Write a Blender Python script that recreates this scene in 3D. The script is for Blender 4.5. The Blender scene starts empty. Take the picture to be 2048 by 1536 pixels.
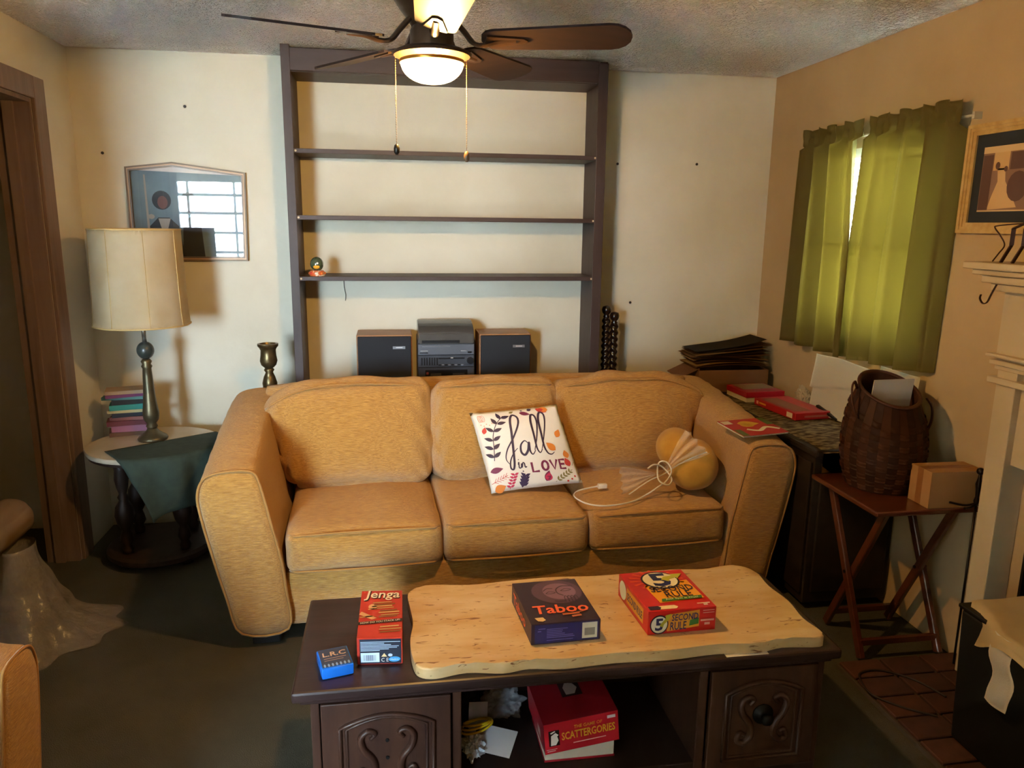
import bpy, bmesh, math, random
from mathutils import Vector, Matrix, noise
random.seed(7)
S = bpy.context.scene
COL = S.collection
PI = math.pi
R = math.radians

# ------------------------------------------------------------------ camera
cam_d = bpy.data.cameras.new('camera'); cam = bpy.data.objects.new('camera', cam_d); COL.objects.link(cam)
cam_d.sensor_fit = 'HORIZONTAL'; cam_d.sensor_width = 36.0; cam_d.lens = 36.0 * 1520.0 / 2048.0
cam_d.clip_start = 0.02
right = Vector((0.98782800, -0.15512437, 0.01150126)); down = Vector((-0.02078950, -0.20493908, -0.97855392)); fwd = Vector((0.15415462, 0.96640385, -0.20566952))
m = Matrix.Identity(4)
for i in range(3):
    m[i][0] = right[i]; m[i][1] = -down[i]; m[i][2] = -fwd[i]
m[0][3], m[1][3], m[2][3] = 0.0, 0.0, 1.54
cam.matrix_world = m
S.camera = cam

# ------------------------------------------------------------------ world, light, exposure
W = bpy.data.worlds.new('overcast_sky'); S.world = W; W.use_nodes = True
bg = W.node_tree.nodes['Background']
bg.inputs[0].default_value = (0.62, 0.82, 1.0, 1); bg.inputs[1].default_value = 9.0
LAMP_POWER = 5.6
LAMP_COLOR = (1.0, 0.55, 0.14)
S.view_settings.view_transform = 'Standard'; S.view_settings.look = 'None'
S.view_settings.exposure = 4.0; S.view_settings.gamma = 1.0; S.view_settings.use_curve_mapping = False

sun_d = bpy.data.lights.new('sun', 'SUN'); sun_d.energy = 23.0; sun_d.angle = R(1.0); sun_d.color = (0.92, 0.96, 1.0)   # shines through the next room's window on to its floor
sun = bpy.data.objects.new('sun', sun_d); COL.objects.link(sun); sun.rotation_euler = (R(50), 0, R(-4))
def portal(name, loc, rot, sx, sy):          # window opening portal: only guides sky sampling
    l = bpy.data.lights.new(name, 'AREA'); l.shape = 'RECTANGLE'; l.size = sx; l.size_y = sy
    l.cycles.is_portal = True
    o = bpy.data.objects.new(name, l); COL.objects.link(o); o.location = loc; o.rotation_euler = rot
portal('sky_portal_front', (-2.30, -3.16, 1.325), (R(90), 0, 0), 1.10, 1.55)   # faces +y
portal('sky_portal_side', (2.14, 3.02, 1.48), (0, R(90), 0), 0.80, 0.74)      # faces -x

# ------------------------------------------------------------------ helpers
def lin(c):
    c = c / 255.0
    return c / 12.92 if c <= 0.04045 else ((c + 0.055) / 1.055) ** 2.4
def rgb(h):
    h = h.lstrip('#'); return (lin(int(h[0:2], 16)), lin(int(h[2:4], 16)), lin(int(h[4:6], 16)))
_m = {}
def M(name, col, rough=0.6, metal=0.0, col2=None, vs=8.0, vstretch=(1, 1, 1), vlo=0.35, vhi=0.7, bump=0.0, bs=150.0, bstretch=(1, 1, 1),
      bd=0.002, spec=0.5, sheen=0.0, coat=0.0, detail=4.0, emit=None, es=0.0, trans=0.0, alpha=1.0, ior=1.45):
    if name in _m: return _m[name]
    if isinstance(col, str): col = rgb(col)
    mt = bpy.data.materials.new(name); mt.use_nodes = True
    nt = mt.node_tree; b = nt.nodes['Principled BSDF']
    b.inputs['Base Color'].default_value = (*col, 1); b.inputs['Roughness'].default_value = rough
    b.inputs['Metallic'].default_value = metal; b.inputs['Specular IOR Level'].default_value = spec
    b.inputs['Sheen Weight'].default_value = sheen; b.inputs['Coat Weight'].default_value = coat
    b.inputs['Transmission Weight'].default_value = trans; b.inputs['Alpha'].default_value = alpha; b.inputs['IOR'].default_value = ior
    if emit is not None:
        b.inputs['Emission Color'].default_value = (*emit, 1); b.inputs['Emission Strength'].default_value = es
    tc = None
    def coords(st):
        nonlocal tc
        if tc is None: tc = nt.nodes.new('ShaderNodeTexCoord')
        mp = nt.nodes.new('ShaderNodeMapping'); mp.inputs['Scale'].default_value = st
        nt.links.new(tc.outputs['Object'], mp.inputs['Vector']); return mp.outputs['Vector']
    if col2 is not None:
        if isinstance(col2, str): col2 = rgb(col2)
        nz = nt.nodes.new('ShaderNodeTexNoise'); nz.inputs['Scale'].default_value = vs; nz.inputs['Detail'].default_value = detail
        nt.links.new(coords(vstretch), nz.inputs['Vector'])
        cr = nt.nodes.new('ShaderNodeValToRGB'); cr.color_ramp.elements[0].position = vlo; cr.color_ramp.elements[1].position = vhi
        cr.color_ramp.elements[0].color = (*col, 1); cr.color_ramp.elements[1].color = (*col2, 1)
        nt.links.new(nz.outputs['Fac'], cr.inputs['Fac']); nt.links.new(cr.outputs['Color'], b.inputs['Base Color'])
    if bump > 0:
        nz = nt.nodes.new('ShaderNodeTexNoise'); nz.inputs['Scale'].default_value = bs; nz.inputs['Detail'].default_value = 3
        nt.links.new(coords(bstretch), nz.inputs['Vector'])
        bp = nt.nodes.new('ShaderNodeBump'); bp.inputs['Strength'].default_value = bump; bp.inputs['Distance'].default_value = bd
        nt.links.new(nz.outputs['Fac'], bp.inputs['Height']); nt.links.new(bp.outputs['Normal'], b.inputs['Normal'])
    _m[name] = mt
    return mt
def T(c): return M('print_' + c.lstrip('#'), c, 0.55)

def obj(name, bm, mat, parent=None, smooth=False, loc=None, rot=None):
    me = bpy.data.meshes.new(name)
    if isinstance(bm, tuple): me.from_pydata(bm[0], [], bm[1])
    else:
        bmesh.ops.recalc_face_normals(bm, faces=bm.faces); bm.to_mesh(me); bm.free()
    if smooth:
        for p in me.polygons: p.use_smooth = True
        if smooth != True:
            me.set_sharp_from_angle(angle=R(smooth))
    if mat: me.materials.append(mat)
    o = bpy.data.objects.new(name, me); COL.objects.link(o)
    if parent: o.parent = parent
    if loc: o.location = loc
    if rot: o.rotation_euler = rot
    return o
def tag(o, label, cat, group=None):
    o['label'] = label; o['category'] = cat
    if group: o['group'] = group
    return o
def thing(name, label, cat, loc=(0, 0, 0), rz=0.0, group=None, rot=None):
    o = bpy.data.objects.new(name, None); COL.objects.link(o); o.location = loc
    o.rotation_euler = rot if rot else (0, 0, rz); o.empty_display_size = 0.05
    return tag(o, label, cat, group)
def struct(name, bm, mat, label, cat, smooth=False):
    o = obj(name, bm, mat, None, smooth); o['kind'] = 'structure'; tag(o, label, cat); return o
def dup(o, parent=None, loc=None, rot=None):
    c = o.copy(); COL.objects.link(c); c.parent = parent if parent else None
    if loc is not None: c.location = loc
    if rot is not None: c.rotation_euler = rot
    return c

def box(bm, x0, x1, y0, y1, z0, z1, bev=0.0, seg=2, mtx=None):
    r = bmesh.ops.create_cube(bm, size=1.0); vs = r['verts']
    for v in vs:
        v.co = Vector(((x0 + x1) / 2 + v.co.x * (x1 - x0), (y0 + y1) / 2 + v.co.y * (y1 - y0), (z0 + z1) / 2 + v.co.z * (z1 - z0)))
    if bev > 0:
        es = list({e for v in vs for e in v.link_edges})
        g = bmesh.ops.bevel(bm, geom=es, offset=bev, segments=seg, affect='EDGES', profile=0.5)
        vs = list({v for f in g['faces'] for v in f.verts} | {v for v in vs if v.is_valid})
    if mtx is not None:
        for v in vs: v.co = mtx @ v.co
    return bm
def B(*a, bev=0.0, seg=2, mtx=None): return box(bmesh.new(), *a, bev=bev, seg=seg, mtx=mtx)
def bar(bm, p, q, w, h, bev=0.0):                    # rectangular bar from p to q
    p = Vector(p); q = Vector(q); d = q - p; L = d.length
    rot = d.to_track_quat('Y', 'Z').to_matrix().to_4x4()
    return box(bm, -w / 2, w / 2, 0, L, -h / 2, h / 2, bev, 1, Matrix.Translation(p) @ rot)
def lathe(bm, prof, seg=24, mtx=None, capb=True, capt=True, sq=None):
    rings = []
    for r, z in prof:
        ring = []
        for i in range(seg):
            a = 2 * PI * i / seg
            k = 1.0
            v = Vector((r * math.cos(a) * k, r * math.sin(a) * k, z))
            if mtx is not None: v = mtx @ v
            ring.append(bm.verts.new(v))
        rings.append(ring)
    for a, b in zip(rings, rings[1:]):
        for i in range(seg):
            bm.faces.new((a[i], a[(i + 1) % seg], b[(i + 1) % seg], b[i]))
    if capb: bm.faces.new(rings[0][::-1])
    if capt: bm.faces.new(rings[-1])
    return bm
def catmull(pts, n=6, closed=False):
    pts = [Vector(p) for p in pts]; out = []; N = len(pts)
    rng = range(N if closed else N - 1)
    for i in rng:
        if closed: a, b, c, d = pts[(i - 1) % N], pts[i], pts[(i + 1) % N], pts[(i + 2) % N]
        else: a, b, c, d = pts[max(i - 1, 0)], pts[i], pts[i + 1], pts[min(i + 2, N - 1)]
        for k in range(n):
            t = k / n
            out.append(0.5 * ((2 * b) + (c - a) * t + (2 * a - 5 * b + 4 * c - d) * t * t + (3 * b - a - 3 * c + d) * t ** 3))
    if not closed: out.append(pts[-1])
    return out
def tube(bm, pts, r, seg=8, closed=False, flat=1.0):
    pts = [Vector(p) for p in pts]; N = len(pts); rings = []
    up = Vector((0, 0, 1))
    prev = None
    for i, p in enumerate(pts):
        if closed: t = pts[(i + 1) % N] - pts[i - 1]
        else: t = pts[min(i + 1, N - 1)] - pts[max(i - 1, 0)]
        if t.length < 1e-9: t = Vector((0, 1, 0))
        t.normalize()
        if prev is None:
            n = t.cross(up)
            if n.length < 0.05: n = t.cross(Vector((1, 0, 0)))
        else: n = prev - t * prev.dot(t)
        n.normalize(); prev = n; bn = t.cross(n)
        rr = r[i] if isinstance(r, (list, tuple)) else r
        rings.append([bm.verts.new(p + n * math.cos(2 * PI * k / seg) * rr + bn * math.sin(2 * PI * k / seg) * rr * flat) for k in range(seg)])
    prs = list(zip(rings, rings[1:])) + ([(rings[-1], rings[0])] if closed else [])
    for a, b in prs:
        for k in range(seg): bm.faces.new((a[k], a[(k + 1) % seg], b[(k + 1) % seg], b[k]))
    if not closed:
        bm.faces.new(rings[0][::-1]); bm.faces.new(rings[-1])
    return bm
def TB(pts, r, seg=8, closed=False, flat=1.0): return tube(bmesh.new(), pts, r, seg, closed, flat)
def prism(bm, poly, z0, z1, mtx=None):
    a = [bm.verts.new(Vector((x, y, z0))) for x, y in poly]; b = [bm.verts.new(Vector((x, y, z1))) for x, y in poly]; n = len(poly)
    bm.faces.new(a[::-1]); bm.faces.new(b)
    for i in range(n): bm.faces.new((a[i], a[(i + 1) % n], b[(i + 1) % n], b[i]))
    if mtx is not None:
        for v in a + b: v.co = mtx @ v.co
    return bm
def cushion(w, d, h, r, crown=(0, 0, 0), n=14, amp=0.0, freq=6.0, seed=0, shape=None):
    bm = bmesh.new(); bmesh.ops.create_cube(bm, size=2.0)
    bmesh.ops.subdivide_edges(bm, edges=bm.edges[:], cuts=n, use_grid_fill=True)
    half = (w / 2, d / 2, h / 2)
    for v in bm.verts:
        p = Vector(v.co); q = Vector([p[i] * half[i] for i in range(3)])
        c = Vector([max(-half[i] + r, min(half[i] - r, q[i])) for i in range(3)])
        dv = q - c
        if dv.length > 1e-6: q = c + dv.normalized() * r
        k = [(1 - p[i] ** 2) for i in range(3)]
        q.x += p.x * crown[0] * k[1] * k[2]; q.y += p.y * crown[1] * k[0] * k[2]; q.z += p.z * crown[2] * k[0] * k[1]
        if shape: q = shape(p, q)
        if amp: 
            nv = noise.noise_vector(q * freq + Vector((seed, seed * 1.7, 3.1)))
            q += nv * amp
        v.co = q
    return bm
def grid(fn, nu, nv, thick=None):                    # fn(s,t) -> point ; thick -> closed shell along normals
    vs = [[Vector(fn(i / nu, j / nv)) for j in range(nv + 1)] for i in range(nu + 1)]
    bm = bmesh.new()
    V = [[bm.verts.new(p) for p in row] for row in vs]
    F = []
    for i in range(nu):
        for j in range(nv): F.append(bm.faces.new((V[i][j], V[i + 1][j], V[i + 1][j + 1], V[i][j + 1])))
    if thick:
        bmesh.ops.solidify(bm, geom=F, thickness=thick)
    return bm
# flat print: shapes in (s,t) mapped on to a surface
def stroke2d(pts, w, taper=False):
    pts = [Vector((p[0], p[1])) for p in pts]; n = len(pts); L = []; Rr = []
    for i, p in enumerate(pts):
        t = pts[min(i + 1, n - 1)] - pts[max(i - 1, 0)]
        if t.length < 1e-9: t = Vector((1, 0))
        t.normalize(); nn = Vector((-t.y, t.x))
        ww = w[i] if isinstance(w, list) else w
        if taper: ww = ww * (0.25 + 0.75 * math.sin(PI * (i + 0.4) / (n - 0.2)))
        L.append(p + nn * ww / 2); Rr.append(p - nn * ww / 2)
    vs = L + Rr
    return vs, [(i, i + 1, n + i + 1, n + i) for i in range(n - 1)]
def ell(cx, cy, rx, ry, n=20, a0=0.0):
    return [(cx + rx * math.cos(2 * PI * i / n) * math.cos(a0) - ry * math.sin(2 * PI * i / n) * math.sin(a0),
             cy + rx * math.cos(2 * PI * i / n) * math.sin(a0) + ry * math.sin(2 * PI * i / n) * math.cos(a0)) for i in range(n)]
def leaf2d(cx, cy, L, Wd, a, n=7):
    o = []
    for i in range(n + 1):
        t = i / n; o.append((t * L, Wd * math.sin(PI * t ** 0.8)))
    for i in range(n - 1, 0, -1):
        t = i / n; o.append((t * L, -Wd * math.sin(PI * t ** 0.8)))
    return [(cx + x * math.cos(a) - y * math.sin(a), cy + x * math.sin(a) + y * math.cos(a)) for x, y in o]
def rect(x0, y0, x1, y1): return [(x0, y0), (x1, y0), (x1, y1), (x0, y1)]
def poly2d(p):
    return [Vector(q) for q in p], [tuple(range(len(p)))]
def text2d(body, x0, y0, w, h, shear=0.0, bold=0.0):
    cu = bpy.data.curves.new('t', 'FONT'); cu.body = body; cu.resolution_u = 2; cu.offset = bold; cu.shear = shear
    o = bpy.data.objects.new('t', cu); COL.objects.link(o); bpy.context.view_layer.update()
    me = bpy.data.meshes.new_from_object(o.evaluated_get(bpy.context.evaluated_depsgraph_get()))
    vs = [Vector((v.co.x, v.co.y)) for v in me.vertices]; fs = [tuple(p.vertices) for p in me.polygons]
    bpy.data.objects.remove(o); bpy.data.curves.remove(cu); bpy.data.meshes.remove(me)
    ax = min(v.x for v in vs); bx = max(v.x for v in vs); ay = min(v.y for v in vs); by = max(v.y for v in vs)
    return [Vector((x0 + (v.x - ax) / (bx - ax) * w, y0 + (v.y - ay) / max(by - ay, 1e-6) * h)) for v in vs], fs
def decal(name, shapes, mp, mat, parent):
    if len(shapes) > 1 and name in ('leaf_print', 'block_print', 'photo_margin', 'photo_print', 'maker_mark', 'figure_print', 'small_print', 'collar_print', 'hand_print', 'cover_print', 'cover_line', 'print_line', 'lid_print', 'side_print', 'logo_hand', 'face_print', 'pumpkin_print', 'ray_print'):
        for sh in shapes: o = decal(name, [sh], mp, mat, parent)
        return o
    V = []; F = []
    for vs, fs in shapes:
        o = len(V); V += [mp(v[0], v[1]) for v in vs]; F += [tuple(o + i for i in f) for f in fs]
    return obj(name, (V, F), mat, parent)
def plane_map(o, u, v, eps=0.0006):
    o = Vector(o); u = Vector(u); v = Vector(v); n = u.cross(v).normalized()
    return lambda s, t: o + u * s + v * t + n * eps
def lift(mp, e, n): n = Vector(n); return lambda s, t: mp(s, t) + n * e

# ------------------------------------------------------------------ structure
XL, XR, YB, ZC = -1.44, 2.016, 3.957, 2.306
wallm = M('wall_paint', '#d9d2bf', 0.75, col2='#cbc3ad', vs=1.7, bump=0.25, bs=35, bd=0.002, detail=6)
ceilm = M('ceiling_texture', '#f4f1ec', 0.9)
nt = ceilm.node_tree; b = nt.nodes['Principled BSDF']
tc = nt.nodes.new('ShaderNodeTexCoord'); n1 = nt.nodes.new('ShaderNodeTexNoise'); n1.inputs['Scale'].default_value = 48; n1.inputs['Detail'].default_value = 2.5; n1.inputs['Distortion'].default_value = 1.2
cr = nt.nodes.new('ShaderNodeValToRGB'); cr.color_ramp.elements[0].position = 0.42; cr.color_ramp.elements[1].position = 0.60
bp = nt.nodes.new('ShaderNodeBump'); bp.inputs['Strength'].default_value = 1.0; bp.inputs['Distance'].default_value = 0.028
nt.links.new(tc.outputs['Object'], n1.inputs['Vector']); nt.links.new(n1.outputs['Fac'], cr.inputs['Fac']); nt.links.new(cr.outputs['Color'], bp.inputs['Height']); nt.links.new(bp.outputs['Normal'], b.inputs['Normal'])
carpet = M('carpet_olive', '#484539', 0.95, col2='#545043', vs=3.0, bump=0.8, bs=260, bd=0.006, spec=0.1)
trimm = M('brown_trim_wood', '#7d6757', 0.5, col2='#6a5444', vs=4, vstretch=(8, 8, 0.6), bump=0.1, bs=40, bstretch=(4, 4, 0.4))
white_paint = M('white_paint_old', '#c9b797', 0.5, col2='#baa785', vs=3)

struct('floor', B(-3.1, 2.2, -3.3, 4.08, -0.12, 0.0), carpet, 'dark olive carpet covering the whole floor', 'floor')
struct('ceiling', B(-3.1, 2.2, -3.3, 4.08, ZC, ZC + 0.12), ceilm, 'knobbly sprayed plaster ceiling over the room', 'ceiling')
struct('wall_back', B(-3.1, 2.136, YB, YB + 0.12, 0, ZC), wallm, 'cream painted wall behind the bookcase and sofa', 'wall')
bm = bmesh.new()
for y0, y1, z0, z1 in [(-0.42, 1.05, 0, ZC), (1.05, 2.02, 0.78, ZC), (2.02, 2.65, 0, ZC), (2.65, 3.39, 0, 1.08), (2.65, 3.39, 1.88, ZC), (3.39, YB, 0, ZC)]:
    box(bm, XR, XR + 0.12, y0, y1, z0, z1)
wallt = M('wall_paint_dimmed', '#bea47c', 0.75, col2='#b1976f', vs=1.7, bump=0.25, bs=35, bd=0.002, detail=6)  # same wall paint, with the daylight falloff darkened into its colour
struct('wall_right', bm, wallt, 'wall toned tan for fading daylight, with the curtained window and mantel', 'wall')
bm = bmesh.new()
for y0, y1, z0 in [(2.2, 2.55, 0), (2.55, 3.54, 2.02), (3.54, YB, 0)]: box(bm, XL - 0.14, XL, y0, y1, z0, ZC)
box(bm, -3.0, XL - 0.14, 2.2, 2.32, 0, ZC)
struct('wall_left', bm, wallm, 'cream wall with the dark doorway beside the lamp', 'wall')
struct('wall_far_left', B(-3.1, -3.0, -3.3, YB, 0, ZC), wallm, 'cream wall far to the left, outside the view', 'wall')
bm = bmesh.new()
for x0, x1, z0, z1 in [(-3.0, -2.25, 0, ZC), (-2.25, -0.92, 2.16, ZC), (-0.92, XR, 0, ZC)]: box(bm, x0, x1, -0.42, -0.30, z0, z1)
struct('wall_front_added', bm, wallm, 'added unseen cream partition behind the viewer, its opening limiting the daylight', 'wall')  # added partition out of view; its opening cuts the daylight beam to the left
bm = bmesh.new()
for x0, x1, z0, z1 in [(-3.0, -2.85, 0, ZC), (-2.85, -1.75, 0, 0.55), (-2.85, -1.75, 2.10, ZC), (-1.75, 0.3, 0, ZC)]: box(bm, x0, x1, -3.22, -3.10, z0, z1)
box(bm, 0.3, 0.42, -3.22, -0.42, 0, ZC)
struct('wall_next_room', bm, wallm, 'cream walls of the next room with its daylight window', 'wall')
struct('floor_added_bounce', B(-3.0, 0.3, -3.10, -0.42, 0.0, 0.004), M('pale_bounce_floor', '#cdcdd0', .5, col2='#bdbec4', vs=4, vstretch=(8, 1, 1)), 'added pale floor behind the viewer that bounces sun to the ceiling', 'floor')  # added unseen reflector: kept pale to throw sunlight up on to the ceiling
gr = B(-40, 40, -40, 40, -0.6, -0.5)
struct('ground_outside', gr, M('concrete_ground', '#6f7366', 0.9), 'grey concrete ground outside the house', 'ground')

# doorway trim
bm = bmesh.new(); box(bm, XL, XL + 0.018, 3.54, 3.645, 0, 2.11, 0.004); o = struct('trim_1', bm, trimm, 'brown wooden upright casing of the left doorway', 'door trim')
bm = bmesh.new(); box(bm, XL, XL + 0.019, 2.44, 3.54, 2.02, 2.11, 0.004); struct('trim_2', bm, trimm, 'brown wooden head casing above the left doorway', 'door trim')
bm = bmesh.new(); box(bm, XL, XL + 0.018, 2.44, 2.55, 0, 2.02, 0.004); struct('trim_3', bm, trimm, 'near upright casing of the left doorway', 'door trim')
bm = bmesh.new(); box(bm, XL - 0.14, XL, 3.525, 3.54, 0, 2.02); box(bm, XL - 0.14, XL, 2.55, 2.565, 0, 2.02); box(bm, XL - 0.14, XL, 2.565, 3.525, 2.005, 2.02)
box(bm, XL - 0.10, XL - 0.06, 3.512, 3.525, 0, 2.005)
struct('door_1', bm, trimm, 'brown door jamb lining the dark doorway', 'doorway')
# bare yellowish strip where the paint stops beside the bookcase
bm = bmesh.new(); box(bm, -0.484, -0.462, YB - 0.004, YB, 0.3, 1.30)
struct('trim_4', bm, M('old_yellow_paint', '#c9c47e', 0.7), 'narrow strip of old yellow paint beside the bookcase', 'paint strip')

# front window (daylight) ------------------------------------------------
wf = M('window_frame_paint', '#d8d8d4', 0.4)
w2 = thing('window_2', 'tall sash window in the next room behind the viewer', 'window', (-2.30, -3.16, 0)); w2['kind'] = 'structure'
bm = bmesh.new()
for a in [(-.55, -.50, -.05, .05, .55, 2.10), (.50, .55, -.05, .05, .55, 2.10), (-.5, .5, -.05, .05, .55, .60), (-.5, .5, -.05, .05, 2.05, 2.10)]: box(bm, *a)
obj('window_frame', bm, wf, w2)
bm = bmesh.new()
for z in (0.86, 1.12, 1.38, 1.64, 1.88): box(bm, -.5, .5, -.018, .018, z - .018, z + .018)
obj('glazing_bar', bm, wf, w2)
bm = bmesh.new()
for x in (-.37, .23): box(bm, x - .014, x + .014, -.019, .019, .6, 2.05)
obj('mullion', bm, wf, w2)
# right window -----------------------------------------------------------
w1 = thing('window_1', 'small window almost hidden behind the green curtains', 'window', (2.07, 3.02, 0)); w1['kind'] = 'structure'
bm = bmesh.new()
for a in [(-.05, .05, -.37, -.33, 1.08, 1.88), (-.05, .05, .33, .37, 1.08, 1.88), (-.05, .05, -.33, .33, 1.08, 1.12), (-.05, .05, -.33, .33, 1.84, 1.88), (-.02, .02, -.33, .33, 1.46, 1.50)]: box(bm, *a)
obj('window_frame', bm, wf, w1)
bl = thing('window_blind', 'white slatted blind glimpsed in the gap between the green curtains', 'blind', (2.012, 3.02, 0))
slat = None
for i in range(26):
    z = 1.14 + i * 0.0268
    if slat is None: slat = obj('slat', B(-.012, .012, -.32, .32, -.0008, .0008), M('blind_white', '#d9dccf', 0.5), bl, loc=(0, 0, z), rot=(0, R(38), 0))
    else: dup(slat, bl, (0, 0, z), (0, R(38), 0))
# small nails and holes
nailm = M('nail_dark', '#2a221a', 0.5, 0.3)
nail_spots = [((1.169, YB, 1.852), 'nail left in the wall right of the bookcase top'), ((1.269, YB, 1.135), 'nail left in the wall above the twisted dark stand'),
              ((-0.939, YB, 2.063), 'tiny nail in the wall above the mirrored picture'), ((-1.32, YB, 1.844), 'tiny nail in the wall left of the mirrored picture'),
              ((1.60, YB, 1.86), 'nail in the back wall near the right corner')]
for p, lb in nail_spots:
    bm = bmesh.new(); lathe(bm, [(0.004, 0), (0.004, 0.008), (0.007, 0.008), (0.007, 0.0105)], 8, Matrix.Rotation(R(90), 4, 'X'))
    tag(obj('wall_nail', bm, nailm, None, loc=p), lb, 'nail', 'nails in the back wall')

# ------------------------------------------------------------------ fireplace (right edge)
fp = thing('fireplace_surround', 'white painted fireplace surround with moulded mantel shelf at the right edge', 'fireplace', (XR, 0, 0))
bm = bmesh.new(); box(bm, -.185, 0, 0.85, 2.235, 1.418, 1.44, .004); obj('mantel_shelf', bm, white_paint, fp)
for k, (dx, yy, z0, z1) in enumerate([(-.165, 2.215, 1.40, 1.418), (-.145, 2.195, 1.375, 1.40), (-.125, 2.175, 1.35, 1.375)]):
    obj('moulding', B(dx, 0, 0.88, yy, z0, z1, bev=.004), white_paint, fp)
obj('frieze', B(-.085, 0, 0.90, 2.155, 1.10, 1.35), white_paint, fp)
for z0, z1, dx, yy in [(1.115, 1.13, -.10, 2.165), (1.14, 1.15, -.112, 2.172), (1.055, 1.075, -.10, 2.165)]:
    obj('moulding', B(dx, 0, 0.89, yy, z0, z1, bev=.003), white_paint, fp)
obj('pilaster', B(-.085, 0, 2.062, 2.14, 0.022, 1.10, bev=.003), white_paint, fp)
obj('pilaster', B(-.085, 0, 0.92, 1.0, 0.022, 1.10, bev=.003), white_paint, fp)
obj('header_board', B(-.06, 0, 1.0, 2.062, 0.80, 1.10), white_paint, fp)
obj('firebox', (lambda bm: (box(bm, .0, .45, 1.05, 1.06, 0.022, .78), box(bm, 0, .45, 2.01, 2.02, 0.022, .78), box(bm, .44, .45, 1.06, 2.01, 0.022, .78), box(bm, 0, .45, 1.05, 2.02, .77, .78), box(bm, 0, .45, 1.05, 2.02, -.02, .021), bm)[-1])(bmesh.new()), M('soot', '#120f0c', 0.95), fp)
# hearth of single bricks
he = obj('hearth', B(1.545, 2.016, 0.95, 2.243, 0.0, 0.014), M('hearth_mortar', '#4a3f33', 0.95)); he['kind'] = 'structure'; tag(he, 'low red brick hearth in front of the fireplace', 'hearth')
brm = [M('hearth_brick_a', '#4a281c', 0.85, col2='#3a2016', vs=20, bump=.4, bs=90), M('hearth_brick_b', '#543022', 0.85, col2='#442618', vs=20, bump=.4, bs=90)]
b0 = []
for mm in brm: b0.append(None)
for r_ in range(12):
    y1 = 2.238 - r_ * 0.107
    for c_ in range(3):
        x0 = 1.55 + c_ * 0.157
        k = random.randrange(2)
        L = (x0 + .075, y1 - .05, 0.0145)
        if b0[k] is None: b0[k] = obj('brick', B(-.074, .074, -.049, .049, 0, .012, bev=.003, seg=1), brm[k], he, loc=L)
        else: dup(b0[k], he, L)

# ------------------------------------------------------------------ ceiling fan with lamp
fanm = M('fan_bronze', '#4a3626', 0.35, 0.6); bladem = M('fan_blade_wood', '#2a1914', 0.55, col2='#20130f', vs=5, vstretch=(1, 10, 10))
bladetop = bladem
fan = thing('ceiling_fan', 'dark five-bladed ceiling fan with a lit glass bowl lamp and pull chains', 'ceiling fan', (0.116, 2.10, 0))
bm = bmesh.new(); lathe(bm, [(.070, ZC), (.072, ZC - .02), (.060, ZC - .055), (.040, ZC - .065), (.085, ZC - .075), (.108, ZC - .10), (.112, ZC - .16), (.104, ZC - .20), (.080, ZC - .235), (.060, ZC - .26), (.052, ZC - .275)][::-1], 32)
obj('motor_housing', bm, fanm, fan, 40)
bm = bmesh.new(); lathe(bm, [(.050, 1.968), (.056, 1.975), (.056, 2.02), (.050, 2.032)], 28); obj('switch_housing', bm, fanm, fan, 40)
bm = bmesh.new(); lathe(bm, [(.040, 1.960), (.098, 1.961), (.103, 1.967), (.085, 1.976), (.052, 1.982)], 36); obj('light_fitter', bm, fanm, fan, 40)
bm = bmesh.new(); lathe(bm, [(.0835, 1.943), (.0845, 1.947), (.0835, 1.951)], 36, capb=False, capt=False); obj('lamp_rim', bm, M('rim_brass', '#b98b3c', 0.3, 0.9), fan, 40)
bm = bmesh.new(); prof = []
for i in range(9):
    a = i / 8 * PI / 2; prof.append((max(.0822 * math.sin(a) ** 0.85, .001), 1.948 - .054 * math.cos(a)))
lathe(bm, prof, 36, capt=False)
bgm = M('lit_frosted_glass', (1, .9, .7), 0.4); nt = bgm.node_tree
em = nt.nodes.new('ShaderNodeEmission'); em.inputs[0].default_value = (1.0, .80, .42, 1); em.inputs[1].default_value = 0.6
tb = nt.nodes.new('ShaderNodeBsdfTransparent'); mxs = nt.nodes.new('ShaderNodeMixShader'); mxs.inputs[0].default_value = .4
nt.links.new(tb.outputs[0], mxs.inputs[1]); nt.links.new(em.outputs[0], mxs.inputs[2]); nt.links.new(mxs.outputs[0], nt.nodes['Material Output'].inputs[0])
bowl = obj('glass_bowl', bm, bgm, fan, True)
bulb = bpy.data.lights.new('fan_bulb', 'POINT'); bulb.energy = LAMP_POWER; bulb.color = LAMP_COLOR; bulb.shadow_soft_size = .025
bo = bpy.data.objects.new('fan_bulb', bulb); COL.objects.link(bo); bo.location = (0.116, 2.10, 1.925)
bowl['label'] = 'glowing frosted glass lamp bowl'
def blade_mesh():
    out = []
    for i in range(9):
        a = -PI / 2 + PI * i / 8; out.append((.455 + .055 * math.cos(a), .064 * math.sin(a)))
    for i in range(7):
        a = PI / 2 + PI * i / 6; out.append((.165 + .035 * math.cos(a), .050 * math.sin(a)))
    return out
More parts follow.
